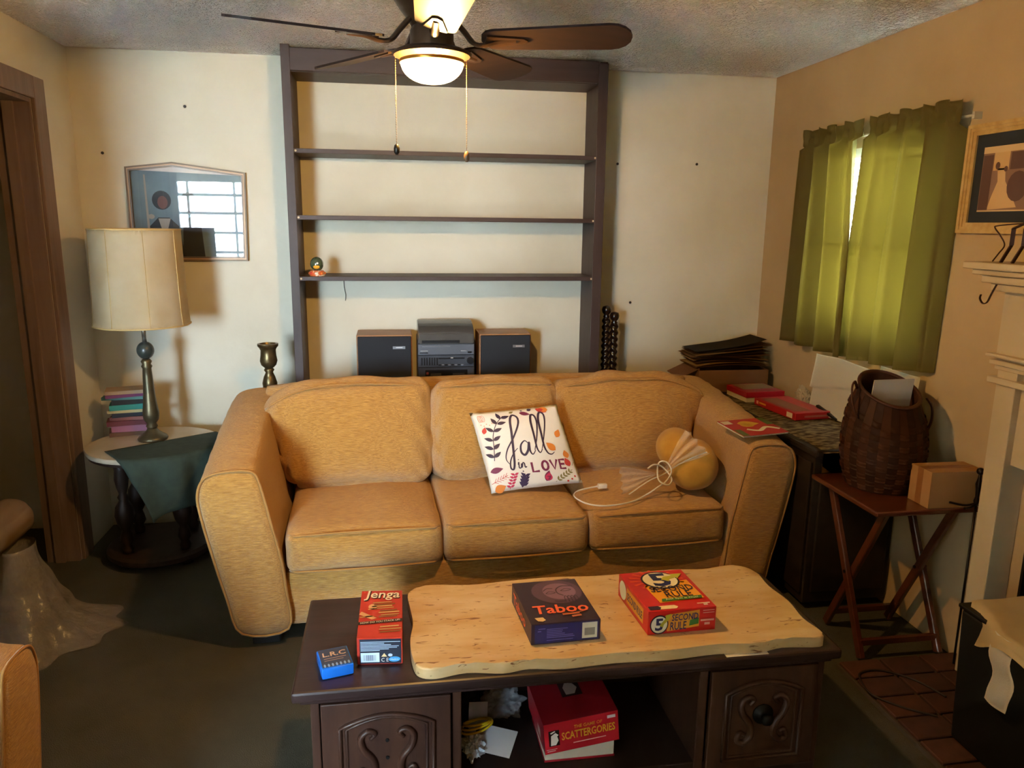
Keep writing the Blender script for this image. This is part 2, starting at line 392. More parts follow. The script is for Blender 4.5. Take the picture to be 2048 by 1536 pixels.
for k in range(5):
    ang = R(270 + 72 * k)
    mt = Matrix.Rotation(ang, 4, 'Z')
    pm = mt @ Matrix.Translation((0, 0, 1.995)) @ Matrix.Rotation(R(-13), 4, 'X')
    bm = prism(bmesh.new(), blade_mesh(), 0.0, 0.006, pm)
    bl_ = obj('blade', bm, bladem, fan)
    bm = bmesh.new()
    pth = catmull([(.06, 0, 2.045), (.085, 0, 2.018), (.11, 0, 1.990), (.14, 0, 1.985), (.175, 0, 1.992), (.22, 0, 1.994)], 4)
    tube(bm, [mt @ p for p in pth], [.012] * 8 + [.010] * (len(pth) - 8), 8, flat=.6)
    prism(bm, [(.15, -.03), (.24, -.012), (.25, 0), (.24, .012), (.15, .03), (.14, 0)], -.004, -.0003, pm)
    obj('blade_iron', bm, fanm, bl_, 50)
def chain(x, y, z0, z1, knob, mat):
    bm = bmesh.new(); n = int((z0 - z1) / .006)
    for i in range(n):
        bmesh.ops.create_icosphere(bm, subdivisions=1, radius=.0016, matrix=Matrix.Translation((x, y, z0 - i * .006)))
    tube(bm, [(x, y, z0), (x, y, z1)], .0007, 5)
    c = obj('pull_chain', bm, M('chain_brass', '#7d6c4e', 0.4, 0.7), fan, True)
    bm = bmesh.new(); lathe(bm, [(.002, z1 + .004), (.006, z1), (.008, z1 - .008), (.0075, z1 - .018), (.003, z1 - .024)], 12, Matrix.Translation((x, y, 0)))
    obj('pull_knob', bm, mat, c, True)
chain(-.0945, -.012, 1.952, 1.738, 1, M('knob_black', '#15130f', 0.35))
chain(.0885, -.012, 1.952, 1.724, 1, M('knob_brown', '#5a4732', 0.4))

# ------------------------------------------------------------------ bookcase
shelfm = M('dark_walnut_stain', '#43322e', 0.5, col2='#372824', vs=3, vstretch=(1, 8, 8), bump=.12, bs=30, bstretch=(1, 8, 8), vlo=.3, vhi=.75)
shelfv = M('dark_walnut_stain_upright', '#43322e', 0.5, col2='#372824', vs=3, vstretch=(8, 8, 1), bump=.12, bs=30, bstretch=(8, 8, 1), vlo=.3, vhi=.75)
bc = thing('bookcase', 'tall dark stained open bookcase built against the cream wall', 'bookcase', (0.285, 3.70, 0))
xl, xr = -0.746, 0.746
obj('side_panel', B(xl, xl + .036, 0, .255, 0, ZC - .001, bev=.002), shelfv, bc)
obj('side_panel', B(xr - .036, xr, 0, .255, 0, 2.292, bev=.002), shelfv, bc)
obj('face_stile', B(xr - .046, xr + .001, -.012, 0, 0, 2.285, bev=.002), shelfv, bc)
obj('face_stile', B(xl - .001, xl + .038, -.012, 0, 0, ZC - .001, bev=.002), shelfv, bc)
obj('header_board', B(xl + .038, xr - .046, -.012, .012, 2.197, 2.292, bev=.002), shelfm, bc)
obj('top_panel', B(xl + .036, xr - .036, .012, .255, 2.195, 2.215), shelfm, bc)
for z in (1.866, 1.570, 1.289, 0.56):
    dz = 0.0
    obj('shelf', B(xl + .036, xr - .036, -.006, .255, z - .020, z, bev=.0015), shelfm, bc)
for z in (1.866, 1.570, 1.289):
    for x in (xl + .045, xr - .05):
        bm = bmesh.new(); lathe(bm, [(.005, 0), (.005, .002), (.002, .0035)], 10, Matrix.Translation((x, -.0065, z - .010)) @ Matrix.Rotation(R(90), 4, 'X')); obj('shelf_screw', bm, M('screw_pale', '#c9b79c', .4), bc)
# crack/cable hanging on the wall below the lowest visible shelf
tag(obj('wall_cable', TB(catmull([(-.236, YB - .003, 1.265), (-.236, YB - .003, 1.22), (-.230, YB - .003, 1.18), (-.232, YB - .003, 1.15)], 5), .0018, 6), M('cable_dark', '#3a3632', .6)), 'thin dark cable hanging on the wall under the lowest shelf', 'cable')
# snow globe
sg = thing('snow_globe', 'small snow globe with a green dome and orange pumpkin base on shelf', 'snow globe', (-.346, 3.735, 1.2895))
bm = bmesh.new(); lathe(bm, [(.034, 0), (.037, .006), (.035, .02), (.030, .026)], 20); obj('base', bm, M('globe_base_orange', '#c9602a', .4, col2='#e0d6c0', vs=90, vlo=.5, vhi=.6), sg, 40)
for i in range(8):
    a = 2 * PI * i / 8; bm = bmesh.new(); bmesh.ops.create_icosphere(bm, subdivisions=2, radius=.0085, matrix=Matrix.Translation((.033 * math.cos(a), .033 * math.sin(a), .013)) @ Matrix.Diagonal((1, 1, .85, 1)))
    obj('pumpkin', bm, [T('#d8742a'), T('#c23a2c'), T('#e8e2d2'), T('#d8742a')][i % 4], sg, True)
bm = bmesh.new(); prof = [(max(.031 * math.sin(a), .0015), .056 - .034 * math.cos(a)) for a in [R(35 + 145 * i / 12) for i in range(13)]]; lathe(bm, prof, 24)
obj('dome', bm, M('globe_green_glass', '#3c4a34', 0.08, spec=.8, coat=1.0, col2='#5c6a50', vs=30), sg, True)
bm = bmesh.new(); bmesh.ops.create_icosphere(bm, subdivisions=2, radius=.013, matrix=Matrix.Translation((0, -.024, .044)) @ Matrix.Diagonal((1.2, .7, .8, 1))); obj('pumpkin', bm, T('#e8a628'), sg, True)
bm = bmesh.new(); bmesh.ops.create_icosphere(bm, subdivisions=2, radius=.007, matrix=Matrix.Translation((.004, -.027, .060)) @ Matrix.Diagonal((1, .6, 1, 1))); obj('figure', bm, T('#dfe6e2'), sg, True)
# speakers
grille = M('speaker_grille', '#25272c', 0.85, bump=.4, bs=500, bd=.001); spw = M('speaker_wood', '#a5754a', 0.45, col2='#8d5f38', vs=4, vstretch=(1, 1, 10))
for i, (x0, x1, lb) in enumerate([(-.174, .096, 'black-grilled loudspeaker left of the stereo'), (.428, .690, 'black-grilled loudspeaker right of the stereo')]):
    sp = thing('loudspeaker', lb, 'loudspeaker', ((x0 + x1) / 2, 3.735, .561), group='stereo loudspeakers')
    w = (x1 - x0) / 2
    obj('cabinet', B(-w, w, 0, .20, 0, .442, bev=.003), spw, sp)
    obj('grille', B(-w + .006, w - .006, -.016, 0, .006, .436, bev=.004), grille, sp)
    obj('name_badge', B(w - .095, w - .035, -.019, -.016, .375, .388), M('badge_silver', '#9a9ea6', .3, .8), sp)
    obj('badge_mark', B(w - .080, w - .048, -.0196, -.019, .380, .384), T('#e4e6ea'), sp)
# stereo
st = thing('stereo_system', 'dark grey stacked stereo with turntable lid, cassette and radio panels', 'stereo', (.262, 3.715, .561))
stm = M('stereo_plastic', '#3b3f47', 0.4); std = M('stereo_dark', '#17181b', 0.3); stl = M('stereo_light', '#5a5f68', .35)
obj('body', B(-.140, .140, 0, .22, 0, .42, bev=.004), stm, st)
bm = bmesh.new(); pr = [(0, .40), (-.012, .40), (-.012, .452), (.004, .470), (.05, .487), (.12, .497), (.20, .497), (.225, .49), (.225, .40)]
prism(bm, [(y, z) for y, z in pr], -.136, .136, Matrix(((0, 0, 1, 0), (1, 0, 0, 0), (0, 1, 0, 0), (0, 0, 0, 1))))
bmesh.ops.bevel(bm, geom=bm.edges[:], offset=.004, segments=2, affect='EDGES')
obj('turntable_lid', bm, M('smoked_lid', '#4d4b48', .25), st, 40)
def fr(x0, x1, z0, z1, mat, name, d=.004, y=0.0): return obj(name, B(x0, x1, y - d, y, z0, z1, bev=min(.0015, d / 3), seg=1), mat, st)
fr(-.120, .065, .405, .418, std, 'lid_slot', .003, -.012)
for z in (.398, .340, .280): fr(-.139, .139, z, z + .003, std, 'panel_gap', .002)
fr(-.138, .138, .345, .396, stl, 'tuner_panel', .004)
fr(-.132, -.09, .352, .356, std, 'button', .008); fr(-.128, -.09, .362, .366, T('#a9adb5'), 'button', .007); fr(.07, .10, .360, .366, T('#8d929a'), 'button', .007); fr(.105, .125, .352, .360, std, 'button', .008)
fr(-.12, .02, .384, .387, T('#8b9097'), 'tuner_scale', .006)
for i in range(7): fr(-.124 + i * .0125, -.118 + i * .0125, .292, .330, std, 'equaliser_slot', .003)
fr(-.04, .09, .322, .329, std, 'cd_slot', .004); fr(.02, .034, .325, .330, T('#d8dade'), 'slot_light', .005)
for i in range(8): fr(-.04 + i * .016, -.027 + i * .016, .290, .296, T('#7c828b') if i % 2 else std, 'button', .006)
bm = bmesh.new(); lathe(bm, [(.018, 0), (.016, .014)], 20, Matrix.Translation((.118, 0, .312)) @ Matrix.Rotation(R(90), 4, 'X')); obj('volume_knob', bm, std, st, 40)
fr(-.105, .105, .222, .268, std, 'cassette_window', .005); fr(-.10, -.088, .246, .258, T('#7d3a34'), 'record_button', .008); fr(-.08, -.025, .236, .252, T('#33343a'), 'cassette_label', .006); fr(.03, .09, .236, .252, T('#33343a'), 'cassette_label', .006)
fr(-.105, .105, .205, .219, stl, 'cassette_ledge', .008)

# ------------------------------------------------------------------ sofa
fab = M('gold_chenille', '#d9a452', 0.9, col2='#ac742c', vs=7, vstretch=(4.0, 62, 62), vlo=.34, vhi=.68, bump=.9, bs=40, bstretch=(1.2, 17, 17), bd=.006, spec=.15, sheen=.35, detail=7)
pipm = M('chenille_piping', '#a97c42', 0.9, spec=.15, sheen=.3, bump=.3, bs=300)
seam = M('seam_dark', '#5e431f', .95)
so = thing('sofa', 'golden tan chenille three-seat sofa with loose back cushions', 'sofa', (-.685, 2.645, 0), R(2.5))
SW = 2.30
PROF = catmull([(.285, .065, 0), (.120, .060, 0), (.075, .20, 0), (.030, .40, 0), (.004, .54, 0), (.000, .605, 0), (.018, .655, 0), (.055, .678, 0), (.115, .686, 0), (.170, .684, 0), (.200, .668, 0), (.220, .60, 0), (.246, .47, 0), (.272, .34, 0), (.284, .22, 0)], 4, closed=True)
def arm_pt(u, w, v, shrink=0.0):
    cu, cw = .16, .36
    u2 = u + (cu - u) * shrink; w2 = w + (cw - w) * shrink * .6
    k = max(0.0, (w2 - .22) / .46)
    return u2, w2 + .095 * (v / .65) * k + .012 * math.sin(PI * min(v / .8, 1)) * k
def arm_mesh(mirror, SW=2.30):
    bm = bmesh.new(); rings = []
    secs = [(-.012, .55), (-.010, .28), (-.004, .10), (.006, .03), (.020, .0)] + [(.06 + .79 * i / 22, 0.0) for i in range(22)] + [(.84, .03), (.85, .12)]
    for v, sh in secs:
        ring = []
        for p in PROF:
            u, w = arm_pt(p.x, p.y, v, sh)
            q = Vector((u, v, w))
            if 0.03 < v < .83: q += noise.noise_vector(q * 9) * .004 + Vector((0, 0, .003 * math.sin(v * 60 + u * 25) * (1 if w > .6 else 0)))
            if mirror: q.x = SW - q.x
            ring.append(bm.verts.new(q))
        rings.append(ring)
    n = len(PROF)
    for a, b_ in zip(rings, rings[1:]):
        for i in range(n): bm.faces.new((a[i], a[(i + 1) % n], b_[(i + 1) % n], b_[i]))
    bm.faces.new(rings[0]); bm.faces.new(rings[-1])
    return bm
for mir in (False, True):
    a = obj('arm', arm_mesh(mir), fab, so, True)
    pts = []
    for p in PROF:
        u, w = arm_pt(p.x, p.y, .004, .012); pts.append(((SW - u) if mir else u, .002, w))
    obj('piping', TB(pts, .0048, 6, True), pipm, a, True)
obj('base', B(.275, SW - .275, .028, .80, .065, .275, bev=.012), fab, so, True)
bk = cushion(SW - .30, .15, .74, .05, (0, .01, .012), 10, .004, 6, 2)
for v in bk.verts: v.co = Matrix.Translation((SW / 2, .755, .465)) @ Matrix.Rotation(R(-8), 4, 'X') @ v.co
obj('back_panel', bk, fab, so, True)
for u in (.20, SW - .20):
    for v in (.07, .76): obj('foot', B(u - .05, u + .05, v - .04, v + .04, 0, .066, bev=.004), M('foot_black', '#14110e', .6), so)
su = [.283, .862, 1.438, SW - .283]
for k in range(3):
    w = su[k + 1] - su[k] - .004
    def shp(p, q):
        if p.z > .9: q.z += .006 * math.sin(q.x * 17 + k) * (1 - p.y ** 2)
        return q
    c = cushion(w, .64, .165, .036, (.004, .016, .020), 20, .0045, 7, 3 + k * 5, shp)
    c_ = obj('seat_cushion', c, fab, so, True, loc=((su[k] + su[k + 1]) / 2, .322, .357))
    for zz in (.066, -.066):
        pts = []
        for i in range(25):
            t = -1 + 2 * i / 24; x = t * (w / 2 - .012)
            y = -.32 + .006 - .013 * (1 - t * t) + .010 * max(0, abs(t) - .93) / .07 * 2
            pts.append((x, y, zz + (.010 * (1 - t * t) if zz > 0 else -.004)))
        obj('piping', TB(pts, .0045, 6), pipm, c_, True)
bks = [(.150, .868, .448, -1), (.872, 1.435, .435, 0), (1.415, 2.160, .440, 1)]
for k, (u0, u1, h, side) in enumerate(bks):
    w = u1 - u0
    def shp(p, q, side=side, w=w):
        zt = (p.z + 1) / 2
        if side <= 0 and side != 0 or side == -1:
            e = max(0, -p.x); q.z -= (.085 * e ** 2.6) * zt; q.x += e * .13 * (1 - zt) ** 1.2
        if side == 1:
            e = max(0, p.x); q.z -= (.085 * e ** 2.4) * zt; q.x -= e * .15 * (1 - zt) ** 1.2
            e = max(0, -p.x); q.z -= .020 * e ** 2 * zt
        if side == 0: q.z -= .012 * abs(p.x) ** 3 * zt; q.x *= .985 + .03 * zt
        # pull wrinkles near the lower corners
        f = math.exp(-((1 - abs(p.x)) * 4.0)) * (1 - zt * .6)
        q.y += .014 * f * math.sin((p.z * 1.2 + abs(p.x) * 3.0) * 9)
        q.z += .005 * math.sin(q.x * 23 + k * 2) * zt * (1 if p.z > .6 else 0)
        return q
    c = cushion(w, .21, h, .065, (.012, .045, .018), 30, .012, 6.0, 11 + k * 7, shp)
    mt = Matrix.Translation(((u0 + u1) / 2, .585, .432 + h / 2 - .008)) @ Matrix.Rotation(R(-15), 4, 'X') @ Matrix.Rotation(R(-1.5 * side), 4, 'Z')
    for v in c.verts: v.co = mt @ v.co
    c_ = obj('back_cushion', c, fab, so, True)
    pts = []
    for i in range(29):
        t = -1 + 2 * i / 28
        p = Vector((t, -1, .86)); q = Vector((t * (w / 2 - .03), -.105 - .016 * (1 - t * t), h / 2 - .035 + .014 * (1 - t * t)))
        if side == -1 and t < 0: q.z -= .085 * (-t) ** 2.6 * .93
        if side == 1 and t > 0: q.z -= .085 * t ** 2.4 * .93
        if side == 1 and t < 0: q.z -= .020 * t * t * .93
        if abs(t) > .9: q.y += .02 * (abs(t) - .9) / .1
        pts.append(mt @ q)
    obj('piping', TB(pts, .004, 6), pipm, c_, True)

# ------------------------------------------------------------------ printed throw pillow
def pillow_map(front=True):
    bl_, br_, tl_, tr_ = Vector((.384, 2.905, .468)), Vector((.777, 2.955, .480)), Vector((.312, 3.085, .762)), Vector((.691, 3.110, .786))
    nrm = (br_ - bl_).cross(tl_ - bl_).normalized()
    def f(s, t, e=0.0, side=1):
        ins = .035
        a, c = (2 * s - 1), (2 * t - 1)
        s2 = .5 + a / 2 * (1 - ins * (1 - c ** 4) * abs(a) ** 3 * .8); t2 = .5 + c / 2 * (1 - ins * (1 - a ** 4) * abs(c) ** 3 * .8)
        p = bl_ * (1 - s2) * (1 - t2) + br_ * s2 * (1 - t2) + tl_ * (1 - s2) * t2 + tr_ * s2 * t2
        puff = .052 * (max(0, 1 - a ** 2) ** .62) * (max(0, 1 - c ** 2) ** .62)
        puff += .004 * math.sin(s * 9 + t * 5) * (1 - a * a) * (1 - c * c)
        return p + nrm * (side * (puff + .002) + e * side)
    return f
pf = pillow_map()
tp = thing('throw_pillow', 'white square throw pillow printed with autumn leaves and lettering', 'pillow', (.55, 2.98, .45))
OFF = Vector((-.55, -2.98, -.45))
bm = bmesh.new()
for sd in (1, -1):
    V = [[bm.verts.new(pf(i / 24, j / 24, 0, sd) + OFF) for j in range(25)] for i in range(25)]
    for i in range(24):
        for j in range(24): bm.faces.new((V[i][j], V[i + 1][j], V[i + 1][j + 1], V[i][j + 1]))
bmesh.ops.remove_doubles(bm, verts=bm.verts, dist=.005)
obj('cover', bm, M('pillow_white', '#ece6d8', .85, bump=.2, bs=400, bd=.001), tp, True)
pm_ = lambda s, t: pf(s, t, .0016) + OFF
def sub(pts, n=8): return [(p.x, p.y) for p in catmull([(a, b_, 0) for a, b_ in pts], n)]
ink = T('#3d2f45'); plum = T('#7d2f4d'); red = T('#c8443c'); orange = T('#e08a3c'); gold = T('#d9a24a'); olive = T('#8d8448'); pink = T('#c93a5a'); navy = T('#463a58')
# "fall" in brush script
scr = [([(.255, .285), (.225, .36), (.265, .47), (.36, .60), (.455, .76), (.475, .855), (.43, .895), (.385, .82), (.355, .65), (.325, .46), (.30, .30), (.275, .23), (.25, .25), (.265, .33), (.32, .42), (.375, .47)], .025),
       ([(.50, .50), (.465, .545), (.415, .50), (.40, .42), (.43, .38), (.475, .43), (.505, .52), (.495, .42), (.515, .375), (.555, .42)], .025),
       ([(.545, .42), (.60, .55), (.665, .74), (.675, .85), (.64, .875), (.605, .78), (.585, .60), (.575, .45), (.595, .385), (.63, .42)], .025),
       ([(.62, .41), (.69, .57), (.765, .76), (.785, .87), (.745, .90), (.70, .80), (.675, .62), (.66, .46), (.68, .375), (.72, .355), (.76, .38)], .025)]
decal('lettering', [stroke2d(sub(p), w, True) for p, w in scr], pm_, ink, tp)
decal('lettering', [stroke2d(sub([(.335, .275), (.345, .305), (.338, .245), (.35, .235), (.362, .25), (.37, .285), (.368, .24), (.385, .29), (.40, .285), (.402, .24), (.42, .245)]), .013), poly2d(ell(.348, .335, .006, .006, 8))], pm_, ink, tp)
LV = [[(.475, .285), (.475, .175), (.545, .175)], [(x, y) for x, y in ell(.615, .23, .033, .052, 14)] + [(.648, .23)], [(.675, .29), (.715, .18), (.755, .29)], [(.85, .285), (.785, .285), (.785, .18), (.85, .18)], [(.785, .233), (.84, .233)]]
decal('lettering', [stroke2d(p, .025) for p in LV], pm_, plum, tp)
decal('leaf_print', [stroke2d(sub([(.10, .36), (.13, .50), (.16, .66), (.23, .80), (.33, .90)]), .008)] + [poly2d(leaf2d(x, y, .10, .022, a)) for x, y, a in [(.11, .40, 2.5), (.11, .40, .6), (.125, .50, 2.6), (.125, .50, .6), (.145, .60, 2.6), (.15, .60, .5), (.18, .71, 2.4), (.18, .71, .3), (.235, .80, 2.0), (.24, .80, .1), (.30, .87, .2), (.29, .86, 1.8)]], pm_, ink, tp)
decal('leaf_print', [poly2d(leaf2d(.03, .24, .14, .035, .12)), poly2d(leaf2d(.60, .05, .13, .035, 1.2)), poly2d(leaf2d(.52, .92, .12, .03, -.3))], pm_, plum, tp)
decal('leaf_print', [stroke2d([(.02, .10), (.20, .17)], .006)] + [stroke2d([(.05 + .03 * i, .112 + .011 * i), (.075 + .03 * i, .155 + .011 * i)], .005) for i in range(5)] + [stroke2d([(.05 + .03 * i, .112 + .011 * i), (.09 + .03 * i, .095 + .011 * i)], .005) for i in range(5)], pm_, red, tp)
decal('leaf_print', [stroke2d([(.20, .01), (.27, .16)], .006)] + [poly2d(leaf2d(.21 + .016 * i, .03 + .033 * i, .05, .013, a)) for i in range(5) for a in (.5, 2.6)] + [poly2d(leaf2d(.62, .05, .10, .04, 1.3))], pm_, pink, tp)
decal('leaf_print', [poly2d(leaf2d(.33, .01, .17, .03, 1.25))] + [poly2d(leaf2d(.345 + .012 * i, .03 + .034 * i, .065, .016, a)) for i in range(4) for a in (.45, 2.2)] + [poly2d(ell(.36, .16, .008, .008, 8)), poly2d(ell(.37, .195, .008, .008, 8)), poly2d(leaf2d(.62, .945, .06, .02, .4)), poly2d(leaf2d(.54, .95, .03, .01, .1))], pm_, navy, tp)
decal('leaf_print', [poly2d(leaf2d(.04, .01, .13, .05, .35)), poly2d(leaf2d(.78, .40, .13, .045, 2.3)), poly2d(leaf2d(.84, .56, .12, .035, 1.0)), poly2d(leaf2d(.86, .93, .12, .04, 2.9)), poly2d(leaf2d(.90, .30, .10, .04, 1.7))], pm_, orange, tp)
decal('leaf_print', [stroke2d([(.70, .03), (.92, .16)], .005)] + [poly2d(leaf2d(.73 + .035 * i, .05 + .02 * i, .05, .011, a)) for i in range(5) for a in (-.1, 1.4)] + [stroke2d([(.88, .12), (.96, .25)], .005), poly2d(leaf2d(.41, .93, .06, .016, .4))], pm_, olive, tp)
decal('leaf_print', [poly2d(leaf2d(.90, .20, .11, .04, 1.9)), poly2d(leaf2d(.72, .96, .13, .035, -.5)), poly2d(leaf2d(.07, .70, .09, .025, 1.2)), poly2d(ell(.84, .03, .012, .012, 8)), poly2d(ell(.89, .05, .012, .012, 8)), poly2d(ell(.93, .08, .012, .012, 8))], pm_, red, tp)
decal('pumpkin_print', [stroke2d(ell(.075 + .018 * i, .90, .018, .045, 14) + [(.093 + .018 * i, .90)], .004) for i in range(3)] + [poly2d(ell(.07 + .03 * i, .82 - .02 * (i % 2), .006, .006, 7)) for i in range(5)], pm_, T('#d77a62'), tp)

# ------------------------------------------------------------------ yellow bolster leaning on the right arm
yb = thing('bolster_cushion', 'mustard yellow rolled cushion tucked against the right sofa arm', 'cushion', (1.19, 2.93, .452))
yel = M('mustard_cloth', '#c9983a', .85, col2='#b8862c', vs=14, bump=.3, bs=25, bd=.006, sheen=.2)
def roll(c, r, L, yaw, seed):
    bm = bmesh.new()
    prof = [(max(.002, r * math.sin(a) ** .8), L / 2 - (L / 2) * math.cos(a) * (1 if a > PI / 2 else 1)) for a in [PI * i / 22 for i in range(1, 22)]]
    mt = Matrix.Translation(c) @ Matrix.Rotation(yaw, 4, 'Z') @ Matrix.Rotation(R(-90), 4, 'X')
    lathe(bm, prof, 28, mt)
    for v in bm.verts: v.co += noise.noise_vector(v.co * 9 + Vector((seed, 0, 0))) * .010
    return bm
obj('roll', roll((.020, -.150, .108), .106, .26, R(-12), 1), yel, yb, True)
obj('fold', roll((-.030, -.06, .160), .085, .22, R(-14), 5), yel, yb, True)

# ------------------------------------------------------------------ clear plastic bundle with white cord, on the seat
clear = M('clear_plastic', '#f2ede4', .12, trans=0.0, alpha=.30, spec=.8)
pb = thing('plastic_sleeve', 'clear crinkled plastic sleeve pinched in the middle by a white cord', 'plastic sleeve', (1.06, 2.86, .46))
O = Vector((1.06, 2.86, .46)); knot = Vector((1.075, 2.83, .555)) - O
def fan_sheet(tipA, tipB, seed):
    A = Vector(tipA) - O; Bq = Vector(tipB) - O
    def f(s, t):
        e = A.lerp(Bq, t); k0 = knot + Vector((0, 0, .012 * (t - .5)))
        p = k0.lerp(e, s)
        ri = .010 * math.sin(t * 22 + seed) * (0.2 + s)
        return p + Vector((.2, -.8, .5)) * ri + noise.noise_vector(p * 14 + Vector((seed, 0, 0))) * .008 * s
    return grid(f, 12, 18, .0008)
obj('sheet', fan_sheet((.900, 2.84, .585), (.905, 2.80, .475), 1), clear, pb, True)
obj('sheet', fan_sheet((1.150, 2.79, .750), (1.245, 2.765, .645), 4), clear, pb, True)
wht = M('white_plastic', '#ddd5c6', .4)
obj('edge_strip', TB(catmull([(-.14, -.09, .030), (-.05, -.06, .072), (.02, -.032, .088), (.10, -.05, .145), (.185, -.075, .19)], 6), .004, 6, flat=.5), wht, pb, True)
cd = thing('charging_cable', 'white cord wrapped round the plastic sleeve and trailing over the seat', 'cord', (.90, 2.75, .45))
O2 = Vector((-.90, -2.75, -.45))
cp = [(.845, 2.93, .472), (.80, 2.93, .466), (.74, 2.90, .464), (.715, 2.84, .463), (.745, 2.765, .462), (.80, 2.735, .461), (.87, 2.74, .461), (.94, 2.765, .463), (1.00, 2.80, .472), (1.045, 2.80, .50), (1.08, 2.785, .535), (1.10, 2.79, .575), (1.085, 2.81, .605), (1.06, 2.825, .60), (1.045, 2.80, .57), (1.04, 2.76, .545), (1.075, 2.75, .53), (1.10, 2.785, .545), (1.075, 2.82, .58), (1.03, 2.80, .60), (1.00, 2.79, .588)]
obj('cable', TB([p + O2 for p in catmull(cp, 8)], .0034, 8), wht, cd, True)
obj('plug', B(.835 - .90, .875 - .90, 2.92 - 2.75, 2.94 - 2.75, .462 - .45, .482 - .45, bev=.004), wht, cd)

# ------------------------------------------------------------------ magazine on the right arm
mg = thing('magazine', 'glossy red and yellow magazine lying on the right sofa arm', 'magazine', (1.470, 2.86, .722), R(18), rot=(R(6.5), R(1.0), R(14)))
obj('pages', B(-.115, .115, -.085, .085, 0, .006, bev=.001), T('#cfc6b2'), mg)
def mgc(s, t): return Vector((-.117 + .234 * s, -.087 + .174 * t, .0068))
decal('cover', [poly2d(rect(0, 0, 1, 1))], mgc, T('#b3261e'), mg)
mg2 = lambda s, t: mgc(s, t) + Vector((0, 0, .0005))
decal('cover_print', [poly2d(leaf2d(.30, .75, .45, .16, -.2)), poly2d(ell(.45, .62, .14, .12, 12))], mg2, T('#d8a92e'), mg)
decal('cover_print', [stroke2d(sub([(.3, .38), (.5, .25), (.75, .42), (.95, .25)]), .09), poly2d(rect(.03, .75, .22, .95))], mg2, T('#e0d3bd'), mg)
decal('cover_print', [poly2d(rect(.86, .55, 1, 1)), poly2d(rect(.02, .02, .16, .40))], mg2, T('#5a6b2e'), mg)

# ------------------------------------------------------------------ coffee table
tw = M('table_dark_wood', '#3b2927', .38, col2='#2d1f1d', vs=3, vstretch=(1, 8, 8), bump=.1, bs=25, bstretch=(1, 8, 8), coat=.15)
twv = M('table_door_wood', '#4a2f22', .42, col2='#36211a', vs=3, vstretch=(8, 8, 1), bump=.1, bs=25, bstretch=(8, 8, 1), coat=.1)
tin = M('table_inside', '#2a1a15', .6)
ct = thing('coffee_table', 'long dark wooden coffee table with carved doors and an open middle bay', 'coffee table', (.465, 1.95, 0))
def ctb(name, x0, x1, y0, y1, z0, z1, mat=tw, bev=.003, parent=None): return obj(name, B(x0 - .465, x1 - .465, y0 - 1.95, y1 - 1.95, z0, z1, bev=bev), mat, parent or ct)
ctb('top', -.262, 1.192, 1.708, 2.188, .390, .420, bev=.007)
ctb('top_moulding', -.245, 1.175, 1.725, 2.17, .374, .390, bev=.005)
ctb('end_panel', -.222, -.200, 1.745, 2.15, .02, .374, twv); ctb('end_panel', 1.145, 1.167, 1.745, 2.15, .02, .374, twv)
ctb('divider', .132, .156, 1.742, 2.15, .02, .374, twv); ctb('divider', .800, .826, 1.742, 2.15, .02, .374, twv)
ctb('bottom_shelf', -.20, 1.145, 1.745, 2.15, .055, .085, tin); ctb('back_panel', -.20, 1.145, 2.135, 2.15, .085, .374, tin)
ctb('plinth', -.215, 1.160, 1.738, 1.752, .0, .055); ctb('inner_rail', .156, .80, 2.10, 2.125, .325, .35, M('table_inner_rail', '#5a3a26', .5))
def door(x0, x1):
    cx = (x0 + x1) / 2 - .465; w = (x1 - x0) / 2; y = 1.745 - 1.95
    d = obj('door', B(cx - w, cx + w, y - .016, y, .060, .368, bev=.003), twv, ct)
    # arched raised panel outline and carved scrolls
    zc0, zc1 = .095, .300; hw = w - .045
    arch = [(-hw, zc0), (-hw, zc1)] + [(-hw + 2 * hw * i / 14, zc1 + .030 * math.sin(PI * i / 14)) for i in range(1, 14)] + [(hw, zc1), (hw, zc0)]
    obj('panel_moulding', TB([(cx + a, y - .017, z) for a, z in arch] , .0085, 8, True, .7), twv, d, True)
    inner = [(a * .86, zc0 + (z - zc0) * .92 + .010) for a, z in arch]
    obj('panel_moulding', TB([(cx + a, y - .016, z) for a, z in inner], .0045, 8, True), twv, d, True)
    for sgn in (-1, 1):
        sc = catmull([(cx + sgn * p[0], y - .018, p[1]) for p in [(.042, .262), (.030, .278), (.048, .286), (.066, .268), (.060, .235), (.038, .205), (.034, .170), (.052, .148), (.072, .155), (.066, .178), (.052, .172)]], 5)
        rr = [.006 + .006 * math.sin(PI * i / (len(sc) - 1)) for i in range(len(sc))]
        obj('carved_scroll', TB(sc, rr, 8, False, .8), twv, d, True)
    for z in (.205, .255):
        bm = bmesh.new(); lathe(bm, [(.005, 0), (.0045, .003)], 10, Matrix.Translation((cx, y - .016, z)) @ Matrix.Rotation(R(90), 4, 'X')); obj('screw_hole', bm, M('hole_black', '#080604', .9), d)
    return d
door(-.196, .128)
d2 = door(.830, 1.141)
bm = bmesh.new(); lathe(bm, [(.03, 0), (.03, .003), (.012, .006), (.012, .02), (.018, .028), (.012, .036)], 18, Matrix.Translation((.985 - .465, 1.728 - 1.95, .23)) @ Matrix.Rotation(R(90), 4, 'X')); obj('door_knob', bm, M('dark_iron', '#1c1a18', .45, .6), d2, True)

